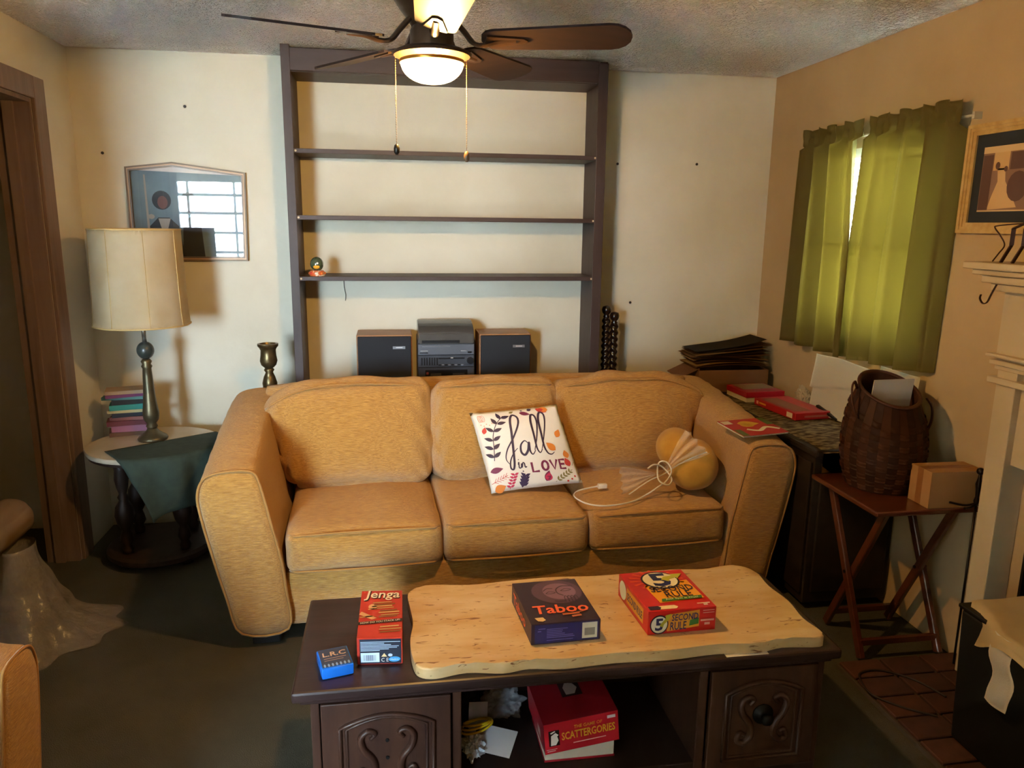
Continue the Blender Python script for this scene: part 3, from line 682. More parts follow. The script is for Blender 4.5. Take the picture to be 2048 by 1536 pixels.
# wavy-edged wood slab on the table
slabm = M('burl_slab', '#d6ba8a', .33, col2='#c49c60', vs=5, vstretch=(1.2, 4, 4), vlo=.35, vhi=.7, coat=.35)
nt = slabm.node_tree; bs_ = nt.nodes['Principled BSDF']; prevl = bs_.inputs['Base Color'].links[0].from_socket
tc = nt.nodes.new('ShaderNodeTexCoord'); mp = nt.nodes.new('ShaderNodeMapping'); mp.inputs['Scale'].default_value = (9, 38, 20); nz = nt.nodes.new('ShaderNodeTexNoise'); nz.inputs['Scale'].default_value = 2.1; nz.inputs['Detail'].default_value = 3; nz.inputs['Distortion'].default_value = 1.5
cr = nt.nodes.new('ShaderNodeValToRGB'); cr.color_ramp.elements[0].position = .635; cr.color_ramp.elements[1].position = .70; cr.color_ramp.elements[0].color = (0, 0, 0, 1); cr.color_ramp.elements[1].color = (1, 1, 1, 1)
mx = nt.nodes.new('ShaderNodeMix'); mx.data_type = 'RGBA'; mx.inputs['B'].default_value = (*rgb('#7d4f22'), 1)
nt.links.new(tc.outputs['Object'], mp.inputs['Vector']); nt.links.new(mp.outputs['Vector'], nz.inputs['Vector']); nt.links.new(nz.outputs['Fac'], cr.inputs['Fac']); nt.links.new(cr.outputs['Color'], mx.inputs['Factor']); nt.links.new(prevl, mx.inputs['A']); nt.links.new(mx.outputs['Result'], bs_.inputs['Base Color'])
sl = thing('wood_slab', 'honey coloured burl wood slab with wavy edges on the coffee table', 'wood slab', (.59, 1.95, .4205))
out = [(.035, 1.775), (.030, 1.86), (.040, 1.95), (.034, 2.04), (.030, 2.12), (.055, 2.165), (.12, 2.172), (.22, 2.158), (.34, 2.168), (.48, 2.176), (.62, 2.166), (.76, 2.172), (.88, 2.178), (.98, 2.168), (1.06, 2.182), (1.115, 2.178), (1.145, 2.13), (1.138, 2.03), (1.150, 1.93), (1.140, 1.83), (1.152, 1.76), (1.135, 1.728), (1.03, 1.738), (.95, 1.722), (.84, 1.732), (.70, 1.722), (.56, 1.728), (.42, 1.720), (.33, 1.732), (.26, 1.722), (.17, 1.737), (.09, 1.722), (.05, 1.735)]
oc = [(p.x - .59, p.y - 1.95) for p in catmull([(a, b_, 0) for a, b_ in out], 4, closed=True)]
bm = prism(bmesh.new(), oc, 0, .030)
te = [e for e in bm.edges if all(v.co.z > .029 for v in e.verts) and len(e.link_faces) == 2]
bmesh.ops.bevel(bm, geom=te, offset=.006, segments=3, affect='EDGES', profile=.5)
obj('slab', bm, slabm, sl, 35)
tag(obj('paper_slip', B(.86, .98, 1.714, 1.80, .4203, .4209), T('#d8d4cc')), 'white paper edge sticking out under the wood slab', 'paper')

# ------------------------------------------------------------------ game boxes
def game_box(name, label, o, ux, wy, h, body):
    """o: front-left-bottom corner, ux: vector to front-right, wy: vector to back-left."""
    ux = Vector((*ux, 0)); wy = Vector((*wy, 0))
    t = thing(name, label, 'game box', o)
    bm = bmesh.new()
    q = [Vector((0, 0, 0)), ux, ux + wy, wy]
    a = [bm.verts.new(p) for p in q]; b_ = [bm.verts.new(p + Vector((0, 0, h))) for p in q]
    bm.faces.new(a[::-1]); bm.faces.new(b_)
    for i in range(4): bm.faces.new((a[i], a[(i + 1) % 4], b_[(i + 1) % 4], b_[i]))
    bmesh.ops.bevel(bm, geom=bm.edges[:], offset=.0015, segments=1, affect='EDGES')
    obj('carton', bm, body, t)
    top = plane_map((0, 0, h), ux, wy); front = plane_map((0, 0, 0), ux, (0, 0, h)); left = plane_map(wy, -wy, (0, 0, h))
    return t, top, front, left
U = Vector((0, 0, 1))
def up(mp, k=1): return lambda s, t: mp(s, t) + U * .0006 * k
def fw(mp, n, k=1): nv = Vector((*n, 0)).normalized() * .0006 * k; return lambda s, t: mp(s, t) + nv
# red block-stacking game
t, top, fro, lef = game_box('block_game_box', 'tall red block-stacking game box lying flat on the dark tabletop', (-.107, 1.812, .4205), (.116, -.010), (.004, .262), .074, M('carton_red', '#c23a2a', .35))
decal('title_shadow', [text2d('Jenga', .09, .75, .86, .23, .15, .03)], up(top), T('#2a1512'), t)
decal('lettering', [text2d('Jenga', .075, .765, .86, .225, .15, .012)], up(top, 2), T('#efe3cf'), t)
blk = [T('#b98a55'), T('#8a5a34'), T('#d2a56c')]
for k in range(3):
    decal('block_print', [poly2d([(x, y), (x + w, y + .02), (x + w, y + .045), (x, y + .025)]) for i, (x, y, w) in enumerate([(.30, .70, .45), (.33, .66, .5), (.28, .62, .48), (.38, .58, .42), (.48, .53, .40), (.45, .49, .48), (.5, .44, .42), (.46, .40, .42), (.5, .20, .42), (.48, .15, .5), (.5, .10, .45), (.2, .56, .2), (.02, .40, .32)]) if i % 3 == k], up(top), blk[k], t)
decal('hand_print', [poly2d(ell(.30, .63, .10, .06, 14)), poly2d([(.0, .47), (.30, .36), (.42, .39), (.05, .53)])], up(top), T('#dba878'), t)
decal('slogan_band', [poly2d([(.0, .255), (1, .315), (1, .375), (.0, .31)])], up(top, 1.5), T('#2a1814'), t)
def sk(vs_fs): return [Vector((v.x, v.y + .065 * v.x)) for v in vs_fs[0]], vs_fs[1]
decal('lettering', [sk(text2d('HOW DO YOU STACK UP?', .05, .265, .90, .035, 0, .01))], up(top, 2.5), T('#e6d9c6'), t)
decal('end_panel_print', [poly2d(rect(.06, .04, .97, .97))], fro, T('#22283a'), t)
nf = (0, -1)
decal('small_print', [poly2d(rect(.08, .86 - .055 * i, x, .885 - .055 * i)) for i, x in enumerate([.95, .60, .75, .92, .88, .70, .50])], fw(fro, nf), T('#b9cfe6'), t)
decal('barcode_label', [poly2d(rect(.08, .10, .49, .46))], fw(fro, nf), T('#cfe3f2'), t)
decal('barcode', [poly2d(rect(.14 + i * .022, .16, .14 + i * .022 + random.choice([.006, .012]), .38)) for i in range(13)], fw(fro, nf, 2), T('#55627a'), t)
decal('lettering', [text2d('C E', .53, .11, .16, .14, 0, .0)], fw(fro, nf), T('#e8e8e4'), t)
decal('warning_mark', [poly2d([(.53, .30), (.66, .30), (.595, .44)])], fw(fro, nf), T('#e0c48c'), t)
decal('recycle_mark', [poly2d(ell(.73, .36, .05, .06, 10))], fw(fro, nf), T('#c7d4e4'), t)
decal('maker_logo', [poly2d(ell(.82, .20, .13, .10, 18, .1))], fw(fro, nf), T('#3f9fe0'), t)
decal('lettering', [text2d('Hasbro', .73, .165, .18, .07, .1)], fw(fro, nf, 2), T('#d9ecf8'), t)
# purple word game
t, top, fro, lef = game_box('word_game_box', 'dark purple word game box with orange lettering on the wood slab', (.345, 1.792, .4508), (.190, .006), (-.014, .240), .060, M('carton_dark_purple', '#33222f', .4))
decal('cover_glow', [poly2d(ell(.60, .70, .38, .29, 24))], top, T('#5a4258'), t)
decal('cover_glow', [poly2d(ell(.64, .70, .25, .20, 24))], up(top), T('#80607a'), t)
fc = T('#3a2636')
decal('face_print', [stroke2d(sub([(.40, .72), (.47, .775), (.56, .77)]), .014), stroke2d(sub([(.42, .655), (.49, .70), (.57, .665), (.49, .645), (.42, .655)]), .011), stroke2d(sub([(.66, .70), (.74, .745), (.83, .72), (.74, .69), (.66, .70)]), .011),
                      stroke2d(sub([(.88, .80), (.72, .82), (.61, .75), (.60, .65), (.67, .585)]), .018), stroke2d(sub([(.50, .475), (.56, .455), (.66, .455)]), .018)] + [stroke2d(sub([(.66 + i * .05, .43), (.665 + i * .05, .53), (.69 + i * .05, .575), (.71 + i * .05, .53), (.71 + i * .05, .44)]), .012) for i in range(4)], up(top, 2), fc, t)
orr = T('#e8643c')
decal('lettering', [text2d('Taboo', .12, .19, .80, .19, .1, .018)], up(top, 3), orr, t)
decal('cover_line', [stroke2d(sub([(.50, .17), (.65, .165), (.82, .19)]), .012), stroke2d([(.50, .145), (.75, .155)], .022), stroke2d([(.62, .095), (.76, .11)], .035)], up(top, 3), T('#c06a4a'), t)
decal('cover_badge', [poly2d([(.08, .115), (.20, .12), (.225, .055), (.17, .03), (.11, .045)])], up(top, 3), T('#d9b98a'), t)
decal('end_panel_print', [poly2d(rect(.05, .06, .97, .94))], fro, T('#2e2a5e'), t)
decal('small_print', [poly2d(rect(.10, .74, .20, .78)), poly2d(rect(.09, .62, .14, .67))] + [poly2d(rect(.22, .30 + .08 * i, x, .335 + .08 * i)) for i, x in enumerate([.62, .60, .48, .44, .45, .52])] + [poly2d(rect(.22, .17, .60, .20))], fw(fro, nf), T('#6c66a8'), t)
decal('barcode_label', [poly2d(rect(.73, .14, .95, .90))], fw(fro, nf), T('#d4d6c2'), t)
decal('barcode', [poly2d(rect(.765, .28, .915, .64))], fw(fro, nf, 2), T('#84877c'), t)
decal('lettering', [text2d('Taboo', .12, .22, .62, .55, 0, .02)], fw(lef, (-1, 0)), orr, t)
# red and yellow quick-answer game
t, top, fro, lef = game_box('quick_answer_game_box', 'bright red and yellow game box with a big blue number five', (.668, 1.799, .4508), (.196, .005), (-.013, .232), .070, M('carton_bright_red', '#c4221e', .35))
def logo(mpf, n, x0, y0, w, h, parent, strip=True):
    q = lambda s, t: (x0 + s * w, y0 + t * h)
    P_ = lambda pts: poly2d([q(a, b_) for a, b_ in pts])
    decal('yellow_panel', [P_([(.10, .56), (.98, .66), (1.0, .06), (.14, .0)])], n(mpf, 1), T('#eda01e'), parent)
    decal('ray_print', [P_([(.40 + .05 * math.cos(a), .72 + .04 * math.sin(a)), (.42 + .52 * math.cos(a - .06), .72 + .34 * math.sin(a - .06)), (.42 + .52 * math.cos(a + .06), .72 + .34 * math.sin(a + .06))]) for a in [i * PI / 8 for i in range(16)]], n(mpf, 1), T('#e0552a'), parent)
    decal('clock_ring', [P_(ell(.48, .70, .36, .29, 28))], n(mpf, 2), T('#1f1c33'), parent)
    decal('clock_face', [P_(ell(.48, .70, .325, .255, 28))], n(mpf, 3), T('#efe5c4'), parent)
    v, f = text2d('5', *q(.30, .49), .36 * w, .43 * h, 0, .03); decal('lettering', [(v, f)], n(mpf, 4), T('#232a5e'), parent)
    decal('arrow_print', [P_([(.50, .70), (.62, .62), (.66, .70), (.82, .74), (.80, .68), (.98, .86), (.72, .86), (.76, .81), (.58, .79)])], n(mpf, 5), T('#b7b52e'), parent)
    for k, (s_, y, hh, x, ww) in enumerate([('SECOND', .32, .17, .14, .82), ('RULE', .13, .18, .34, .50)]):
        v, f = text2d(s_, *q(x, y), ww * w, hh * h, .05, .012); decal('lettering', [(v, f)], n(mpf, 4), T('#2c2640'), parent)
    decal('green_band', [P_([(.18, .02), (.22, .10), (.98, .13), (.95, .05)])], n(mpf, 4), T('#3e7d33'), parent)
    v, f = text2d('Just Spit it Out!', *q(.27, .045), .62 * w, .055 * h, .1, .01); decal('lettering', [(v, f)], n(mpf, 5), T('#e8e6c0'), parent)
logo(top, up, .14, .17, .80, .80, t)
decal('age_pill', [poly2d([(.03, .02), (.42, .02), (.46, .06), (.42, .10), (.03, .10)])], up(top), T('#efdcae'), t)
decal('age_pill_dark', [poly2d([(.03, .02), (.18, .02), (.21, .06), (.18, .10), (.03, .10)])], up(top, 2), T('#35203a'), t)
decal('maker_mark', [poly2d(rect(.76, .085, .95, .105)), poly2d(rect(.84, .045, .90, .075))], up(top), T('#ecd9d2'), t)
# front: clock at left, words right
P_ = lambda pts: poly2d(pts)
decal('yellow_panel', [P_([(.25, .80), (.75, .92), (.75, .22), (.28, .10)])], fro, T('#d6932a'), t)
decal('clock_ring', [P_(ell(.16, .42, .135, .40, 26))], fw(fro, nf), T('#1f1c33'), t)
decal('clock_face', [P_(ell(.16, .42, .118, .35, 26))], fw(fro, nf, 2), T('#dfe6d6'), t)
decal('lettering', [text2d('5', .10, .17, .12, .52, 0, .03)], fw(fro, nf, 3), T('#232a5e'), t)
decal('arrow_print', [P_([(.16, .40), (.21, .30), (.23, .44), (.30, .62), (.33, .86), (.24, .80), (.25, .68)])], fw(fro, nf, 4), T('#a9ab2e'), t)
decal('lettering', [text2d('SECOND', .34, .54, .39, .28, .05, .012), text2d('RULE', .32, .15, .24, .34, .05, .012)], fw(fro, nf, 3), T('#3a3870'), t)
decal('green_band', [P_([(.60, .28), (.74, .34), (.74, .60), (.61, .52)])], fw(fro, nf, 3), T('#3e7d33'), t)
decal('maker_mark', [P_(rect(.80, .86, .97, .89)), P_(rect(.80, .76, .97, .79)), P_(rect(.77, .42, .97, .50)), P_(rect(.83, .26, .91, .36))], fw(fro, nf), T('#d9a39c'), t)
decal('side_panel_print', [P_(rect(.30, .20, .85, .85))], lef, T('#d6932a'), t)
decal('clock_face', [P_(ell(.17, .52, .12, .40, 20))], fw(lef, (-1, 0)), T('#dfe6d6'), t)
decal('lettering', [text2d('SECOND RULE', .32, .35, .50, .34, .05, .02)], fw(lef, (-1, 0)), T('#4a4470'), t)
# blue card deck
dk = thing('card_deck', 'small blue plastic card case at the near left corner of the table', 'card case', (-.163, 1.808, .4205), R(14))
obj('case', B(-.040, .040, -.046, .046, 0, .030, bev=.004), M('blue_clear_plastic', '#1f6fd0', .2, spec=.7), dk, 40)
decal('top_card', [poly2d(rect(.05, .06, .95, .94))], plane_map((-.040, -.046, .030), (.08, 0, 0), (0, .092, 0)), T('#3d4b6b'), dk)
decal('lettering', [text2d('L.R.C', .14, .56, .74, .22, .05, .02)], plane_map((-.040, -.046, .0307), (.08, 0, 0), (0, .092, 0)), T('#d8b8a0'), dk)
decal('print_line', [poly2d(rect(.15, .44, .85, .475)), poly2d(rect(.15, .34, .75, .37))], plane_map((-.040, -.046, .0307), (.08, 0, 0), (0, .092, 0)), T('#a88f86'), dk)
decal('figure_print', [poly2d(ell(.12 + .125 * i, .12, .035, .08, 10)) for i in range(7)], plane_map((-.040, -.046, .0307), (.08, 0, 0), (0, .092, 0)), T('#8fb4e2'), dk)

# game in the open bay: red lid askew on a white tray
sg_ = thing('category_game_box', 'deep red game box with its lid askew in the open bay of the table', 'game box', (.49, 1.90, .0855))
obj('tray', B(-.098, .098, -.098, .090, 0, .085, bev=.002), M('carton_white', '#d9d6cc', .5), sg_)
obj('tray_base', B(-.100, .100, -.100, .092, 0, .006, bev=.001), T('#a3182a'), sg_)
lidm = M('carton_deep_red', '#8f1a26', .4)
LM = Matrix.Translation((0.0, -.004, .048)) @ Matrix.Rotation(R(-5.5), 4, 'Y') @ Matrix.Rotation(R(2.5), 4, 'Z') @ Matrix.Rotation(R(1.5), 4, 'X')
bm = bmesh.new()
for a in [(-.106, .106, -.106, .10, .092, .095), (-.106, .106, -.106, -.103, 0, .092), (-.106, .106, .097, .10, 0, .092), (-.106, -.103, -.103, .097, 0, .092), (.103, .106, -.103, .097, 0, .092)]: box(bm, *a)
for v in bm.verts: v.co = LM @ v.co
lid = obj('lid', bm, lidm, sg_)
lt = lambda mpf: (lambda s, t: LM @ mpf(s, t))
LT = lt(plane_map((-.106, -.106, .095), (.212, 0, 0), (0, .206, 0), .0008)); LF = lt(plane_map((-.106, -.106, 0), (.212, 0, 0), (0, 0, .095), .0008)); LF2 = lt(plane_map((-.106, -.106, 0), (.212, 0, 0), (0, 0, .095), .0016)); LT2 = lt(plane_map((-.106, -.106, .095), (.212, 0, 0), (0, .206, 0), .0014))
decal('front_print', [poly2d(rect(.005, .01, .995, .99))], LF, T('#bf1c2c'), lid)
decal('lettering', [text2d('THE GAME OF', .40, .70, .38, .11, .1, .01), text2d('SCATTERGORIES', .23, .38, .72, .26, 0, .02)], LF2, T('#d8a62a'), lid)
decal('small_print', [poly2d(rect(.38, .22, .82, .25)), poly2d(rect(.03, .08, .14, .11)), poly2d(rect(.02, .14, .16, .16))], LF2, T('#e3c7c2'), lid)
decal('logo_block', [poly2d(rect(.06, .25, .20, .76))], LF2, T('#1b1516'), lid)
LF3 = lt(plane_map((-.106, -.106, 0), (.212, 0, 0), (0, 0, .095), .0022))
decal('logo_hand', [poly2d([(.08, .28), (.15, .28), (.185, .42), (.17, .56), (.19, .60), (.15, .68), (.09, .60)]), poly2d([(.09, .66), (.15, .72), (.14, .75), (.08, .70)])], LF3, T('#e4e0d8'), lid)
decal('price_label', [poly2d(rect(.85, .80, .96, .90))], LF2, T('#d7dde6'), lid)
decal('logo_block', [poly2d(rect(.38, .46, .66, .84))], LT, T('#2a1214'), lid)
decal('logo_hand', [poly2d([(.44, .50), (.56, .50), (.62, .62), (.58, .72), (.48, .76), (.43, .66)])], LT2, T('#a8958e'), lid)
decal('side_print', [poly2d(rect(.62, .2, .78, .5))], lt(plane_map((-.106, .10, 0), (0, -.206, 0), (0, 0, .095), .0008)), T('#c9b7b4'), lid)
# loose odds and ends in the bay
tag(obj('folded_card', B(-.055, .055, -.040, .040, 0, .0015, mtx=Matrix.Translation((.262, 1.868, .118)) @ Matrix.Rotation(R(-28), 4, 'Z') @ Matrix.Rotation(R(24), 4, 'X')), T('#b9b6b6')), 'grey printed card leaning in the open bay', 'card')
def crumple(c, rx, ry, rz, seed, amp=.35, sub=4, flat=True):
    bm = bmesh.new(); bmesh.ops.create_icosphere(bm, subdivisions=sub, radius=1.0)
    for v in bm.verts:
        n_ = v.co.normalized(); k = 1 + amp * (abs(noise.noise(n_ * 2.3 + Vector((seed, 0, 0)))) * 1.6 - .4) + amp * .45 * noise.noise(n_ * 6 + Vector((0, seed, 0)))
        p = Vector((n_.x * rx, n_.y * ry, n_.z * rz)) * k
        if flat: p.z = max(p.z, -rz * .8)
        v.co = p + Vector(c)
    zmin = min(v.co.z for v in bm.verts)
    return bm, zmin
def crumpled(name, label, cat, x, y, z, rx, ry, rz, seed, mat, amp=.35, sub=4, smooth=35):
    bm, zm = crumple((0, 0, 0), rx, ry, rz, seed, amp, sub)
    for v in bm.verts: v.co.z -= zm
    return tag(obj(name, bm, mat, None, smooth, loc=(x, y, z)), label, cat)
bagm = M('clear_bag_plastic', '#c9cdd2', .15, alpha=.35, spec=.9, bump=.5, bs=30, bd=.01)
crumpled('plastic_bag', 'crumpled clear plastic bag at the back of the open bay', 'plastic bag', .305, 2.03, .0855, .062, .045, .045, 3, bagm, .5)
crumpled('tissue', 'crumpled white tissue in the open bay of the table', 'tissue', .200, 1.875, .0855, .030, .045, .028, 9, M('tissue_white', '#c9d3da', .8), .5)
crumpled('black_pouch', 'small black pouch at the back left of the open bay', 'pouch', .200, 2.04, .0855, .036, .04, .05, 5, M('black_cloth', '#0d0d0f', .8), .25)
tag(obj('envelope', B(-.03, .03, -.0008, .0008, 0, .07, mtx=Matrix.Translation((.222, 1.955, .100)) @ Matrix.Rotation(R(20), 4, 'Z') @ Matrix.Rotation(R(-25), 4, 'X') @ Matrix.Rotation(R(14), 4, 'Y')), T('#aebccb')), 'pale blue envelope propped behind the yellow strap', 'envelope')
bm = bmesh.new()
for k in range(3):
    tube(bm, [(.212 + (.045 - .004 * k) * math.cos(a), 1.895 + .028 * math.sin(a), .150 + .006 * k + .012 * math.cos(a + .6 * k)) for a in [2 * PI * i / 24 for i in range(24)]], .0035, 6, True)
tag(obj('yellow_cord_coil', bm, M('yellow_rubber', '#d8bd1c', .4), None, True), 'small coil of bright yellow cord on the white tissue', 'cord')

# ------------------------------------------------------------------ round end table, lamp, books
marb = M('end_table_top', '#c9bda6', .35, col2='#b9ab92', vs=6, coat=.2); dkw = M('end_table_wood', '#241710', .5, col2='#33221a', vs=5, vstretch=(6, 6, 1))
et = thing('end_table', 'round end table with pale top and turned dark legs in the left corner', 'end table', (-1.088, 3.56, 0))
bm = bmesh.new(); lathe(bm, [(.268, .520), (.279, .525), (.282, .535), (.278, .545)], 48); obj('top', bm, marb, et, 40)
bm = bmesh.new(); lathe(bm, [(.262, .506), (.270, .510), (.270, .520)], 48); obj('top_rim', bm, dkw, et, 40)
leg = None
for k in range(4):
    a = R(50 + 90 * k); L = (.17 * math.cos(a), .17 * math.sin(a), 0)
    if leg is None:
        bm = bmesh.new(); lathe(bm, [(.022, .07), (.026, .09), (.018, .11), (.030, .13), (.024, .16), (.018, .18), (.034, .21), (.042, .25), (.036, .29), (.018, .32), (.024, .335), (.016, .35), (.024, .38), (.030, .42), (.026, .46), (.034, .506)], 18)
        leg = obj('leg', bm, dkw, et, True, loc=L)
    else: dup(leg, et, L)
bm = bmesh.new(); lathe(bm, [(.225, .030), (.235, .038), (.235, .058), (.222, .070)], 40); obj('lower_platform', bm, dkw, et, 40)
for k in range(4):
    a = R(50 + 90 * k); bm = bmesh.new(); lathe(bm, [(.028, 0), (.034, .010), (.026, .030)], 14, Matrix.Translation((.17 * math.cos(a), .17 * math.sin(a), 0))); obj('foot', bm, dkw, et, True)
# green cloth draped over the front right edge
clm = M('dark_green_cloth', '#2f3c34', .9, col2='#38463c', vs=30, bump=.3, bs=400, bd=.001)
def cl(s, t):                       # a square cloth lying over the rim: beyond the rim it falls
    p = Vector((-.165, -.138)) + Vector((.82, .572)) * (s * .52) + Vector((.572, -.82)) * (t * .47)
    r = p.length; RT = .286
    if r < RT: return Vector((p.x, p.y, .5490))
    d = p / r; ang = math.atan2(d.y, d.x); drop = (r - RT) * 1.15
    rr = RT + .006 + (.014 * math.sin(ang * 11) + .008) * min(1, drop / .08)
    return Vector((d.x * rr, d.y * rr, .5490 - drop))
c = obj('draped_cloth', grid(cl, 40, 30), clm, None, True, loc=(-1.088, 3.56, 0)); md = c.modifiers.new('thickness', 'SOLIDIFY'); md.thickness = .0015; md.offset = 0; tag(c, 'dark green cloth draped over the front of the round end table', 'cloth')
# lamp
lp = thing('table_lamp', 'brass table lamp with a tall cream panelled fabric shade', 'table lamp', (-1.105, 3.61, .5455))
brs = M('lamp_antique_brass', '#6f6248', .4, .75, col2='#57523f', vs=20); LZ = .5455
bm = bmesh.new(); lathe(bm, [(.062, 0), (.066, .008), (.060, .018), (.048, .026), (.030, .040), (.020, .055)], 28); obj('base', bm, brs, lp, True)
bm = bmesh.new(); lathe(bm, [(.020, .053), (.026, .065), (.020, .078), (.032, .095), (.036, .125), (.031, .16), (.025, .22), (.021, .30), (.019, .335), (.024, .345), (.018, .355), (.024, .368), (.016, .378)], 20); obj('column', bm, brs, lp, True)
bm = bmesh.new(); lathe(bm, [(max(.037 * math.sin(a), .008), .418 - .040 * math.cos(a)) for a in [R(12 + 156 * i / 14) for i in range(15)]], 24); obj('stone_ball', bm, M('green_stone', '#3c4440', .35, col2='#2c3230', vs=30, coat=.3), lp, True)
bm = bmesh.new(); lathe(bm, [(.010, .455), (.010, .56)], 14); lathe(bm, [(.006, .56), (.006, .92)], 8); obj('stem', bm, M('lamp_steel', '#b9b3a4', .25, .9), lp, True)
shm = M('shade_linen', '#eadcbd', .85, col2='#e0cda4', vs=7, bump=.25, bs=300, bstretch=(1, 1, .15), bd=.001)
nt = shm.node_tree; tr_ = nt.nodes.new('ShaderNodeBsdfTranslucent'); tr_.inputs[0].default_value = (*rgb('#e0c89a'), 1); mxs = nt.nodes.new('ShaderNodeMixShader'); mxs.inputs[0].default_value = .18
nt.links.new(nt.nodes['Principled BSDF'].outputs[0], mxs.inputs[1]); nt.links.new(tr_.outputs[0], mxs.inputs[2]); nt.links.new(mxs.outputs[0], nt.nodes['Material Output'].inputs[0])
def shade_pt(i, n, z):
    f = (z - .535) / .420
    r = .1965 - .009 * f ** .8
    r += .005 * (1 - f) ** 8
    a = 2 * PI * i / n
    seg = 2 * PI / 8; am = ((a + .35) % seg) - seg / 2
    r *= 1 - .45 * (1 - math.cos(am) / 1.0) * 0 - .030 * (1 - abs(am) / (seg / 2)) ** 1.0 * 1.0 + .0
    return Vector((r * math.cos(a), r * math.sin(a), z))
bm = bmesh.new(); n = 64; rings = []
for j in range(17):
    z = .535 + .420 * j / 16; rings.append([bm.verts.new(shade_pt(i, n, z)) for i in range(n)])
for a, b_ in zip(rings, rings[1:]):
    for i in range(n): bm.faces.new((a[i], a[(i + 1) % n], b_[(i + 1) % n], b_[i]))
bmesh.ops.solidify(bm, geom=bm.faces[:], thickness=.002)
sh = obj('shade', bm, shm, lp, True)
for z in (.536, .954): obj('shade_trim', TB([shade_pt(i, 48, z) * 1.0 for i in range(48)], .004, 6, True), M('shade_trim_gold', '#c9ab70', .7), sh, True)
for k in range(8):
    i0 = ((k * 2 * PI / 8 - .35) % (2 * PI)) / (2 * PI) * 64
    obj('shade_rib', TB([shade_pt(i0, 64, .537 + .416 * j / 10) for j in range(11)], .0016, 5), M('shade_trim_gold', '#c9ab70', .7), sh)
bm = bmesh.new()
for a in (0, 2.1, 4.2): tube(bm, [(0, 0, .92), (.18 * math.cos(a), .18 * math.sin(a), .945)], .002, 5)
obj('shade_spider', bm, brs, lp)
# book pile
bdef = [(.150, .115, .014, '#6a4a34', '#c79a58', 6, 'brown paperback with gilt page edges at the bottom of the pile'), (.135, .10, .022, '#a2627a', '#b9924c', -4, 'pink and ochre book second from the bottom of the pile'), (.135, .10, .016, '#6d2f34', '#c8a68a', 3, 'maroon book in the lower half of the pile'),
        (.125, .095, .012, '#8f5348', '#d0b39a', -8, 'small reddish book in the middle of the pile'), (.14, .10, .014, '#2b2f38', '#7d8790', 8, 'dark grey book in the middle of the pile'), (.12, .095, .010, '#c2b27c', '#d8c9a0', -2, 'cream paperback in the middle of the pile'),
        (.125, .095, .018, '#2f8a7c', '#cfc6aa', 2, 'teal book in the upper half of the pile'), (.13, .105, .016, '#26241f', '#a8a07c', 5, 'black book near the top of the pile'), (.15, .11, .010, '#4f8078', '#c9c6bc', -6, 'pale teal magazine near the top of the pile'),
        (.15, .112, .010, '#74375f', '#c9b7c4', 9, 'purple magazine second from the top of the pile'), (.16, .115, .012, '#a58764', '#d8c6b0', 2, 'tan magazine on top of the pile')]
z = .5455; bx_, by_ = -1.235, 3.735
for i, (w, d, h, cc, pc, rz, lb) in enumerate(bdef):
    h *= 1.38
    bk_ = thing('book', lb, 'book', (bx_ + .012 * math.sin(i * 2.1), by_ + .008 * math.cos(i * 1.7), z), R(rz + 12), group='books piled on the end table')
    w2_ = w / 2 * 1.30; d2_ = d / 2 * .95
    bm = bmesh.new(); box(bm, -w2_, w2_, -d2_, d2_, 0, .002); box(bm, -w2_, w2_, -d2_, d2_, h - .002, h); box(bm, -w2_, w2_, -d2_, -d2_ + .002, .002, h - .002)
    obj('cover', bm, M('book_' + cc[1:], cc, .5), bk_)
    obj('pages', B(-w2_ + .003, w2_ - .003, -d2_ + .0025, d2_ - .003, .0022, h - .0022), T(pc), bk_)
    z += h + .0006

# ------------------------------------------------------------------ glazed picture on the back wall
pc = thing('framed_picture', 'glazed portrait picture in thin brass frame with a peaked top, reflecting daylight', 'picture', (-.955, 3.955, 1.57))
frm = M('frame_brass', '#6e5a42', .45, .15)
ol = [(-.272, .214), (-.06, .240), (.272, .198), (.262, -.222), (-.272, -.222)]
def inset(poly, d):
    n = len(poly); o_ = []
    c = Vector((sum(p[0] for p in poly) / n, sum(p[1] for p in poly) / n))
    for i in range(n):
        p0, p1, p2 = Vector(poly[i - 1]), Vector(poly[i]), Vector(poly[(i + 1) % n])
        e1 = (p1 - p0).normalized(); e2 = (p2 - p1).normalized(); n1 = Vector((e1.y, -e1.x)); n2 = Vector((e2.y, -e2.x))
        bis = (n1 + n2).normalized(); k = d / max(.2, bis.dot(n1)); q = p1 + bis * k
        if (q - c).length > (p1 - c).length: q = p1 - bis * k
        o_.append((q.x, q.y))
    return o_
def frame_ring(a, b_, y0, y1):
    bm = bmesh.new(); n = len(a); A0 = [bm.verts.new((x, y0, z)) for x, z in a]; B0 = [bm.verts.new((x, y0, z)) for x, z in b_]; A1 = [bm.verts.new((x, y1, z)) for x, z in a]; B1 = [bm.verts.new((x, y1, z)) for x, z in b_]
    for i in range(n):
        j = (i + 1) % n
        bm.faces.new((A0[i], A0[j], B0[j], B0[i])); bm.faces.new((A1[i], A1[j], B1[j], B1[i])); bm.faces.new((A0[i], A0[j], A1[j], A1[i])); bm.faces.new((B0[i], B0[j], B1[j], B1[i]))
    return bm
o1 = inset(ol, .007); o2 = inset(ol, .013); o3 = inset(ol, .020)
obj('frame', frame_ring(ol, o1, -.020, 0), frm, pc); obj('frame_inlay', frame_ring(o1, o2, -.017, 0), M('frame_copper', '#b08a68', .4, .15), pc); obj('inner_frame', frame_ring(o2, o3, -.020, 0), M('frame_dark', '#6b5a4c', .4, .4), pc)
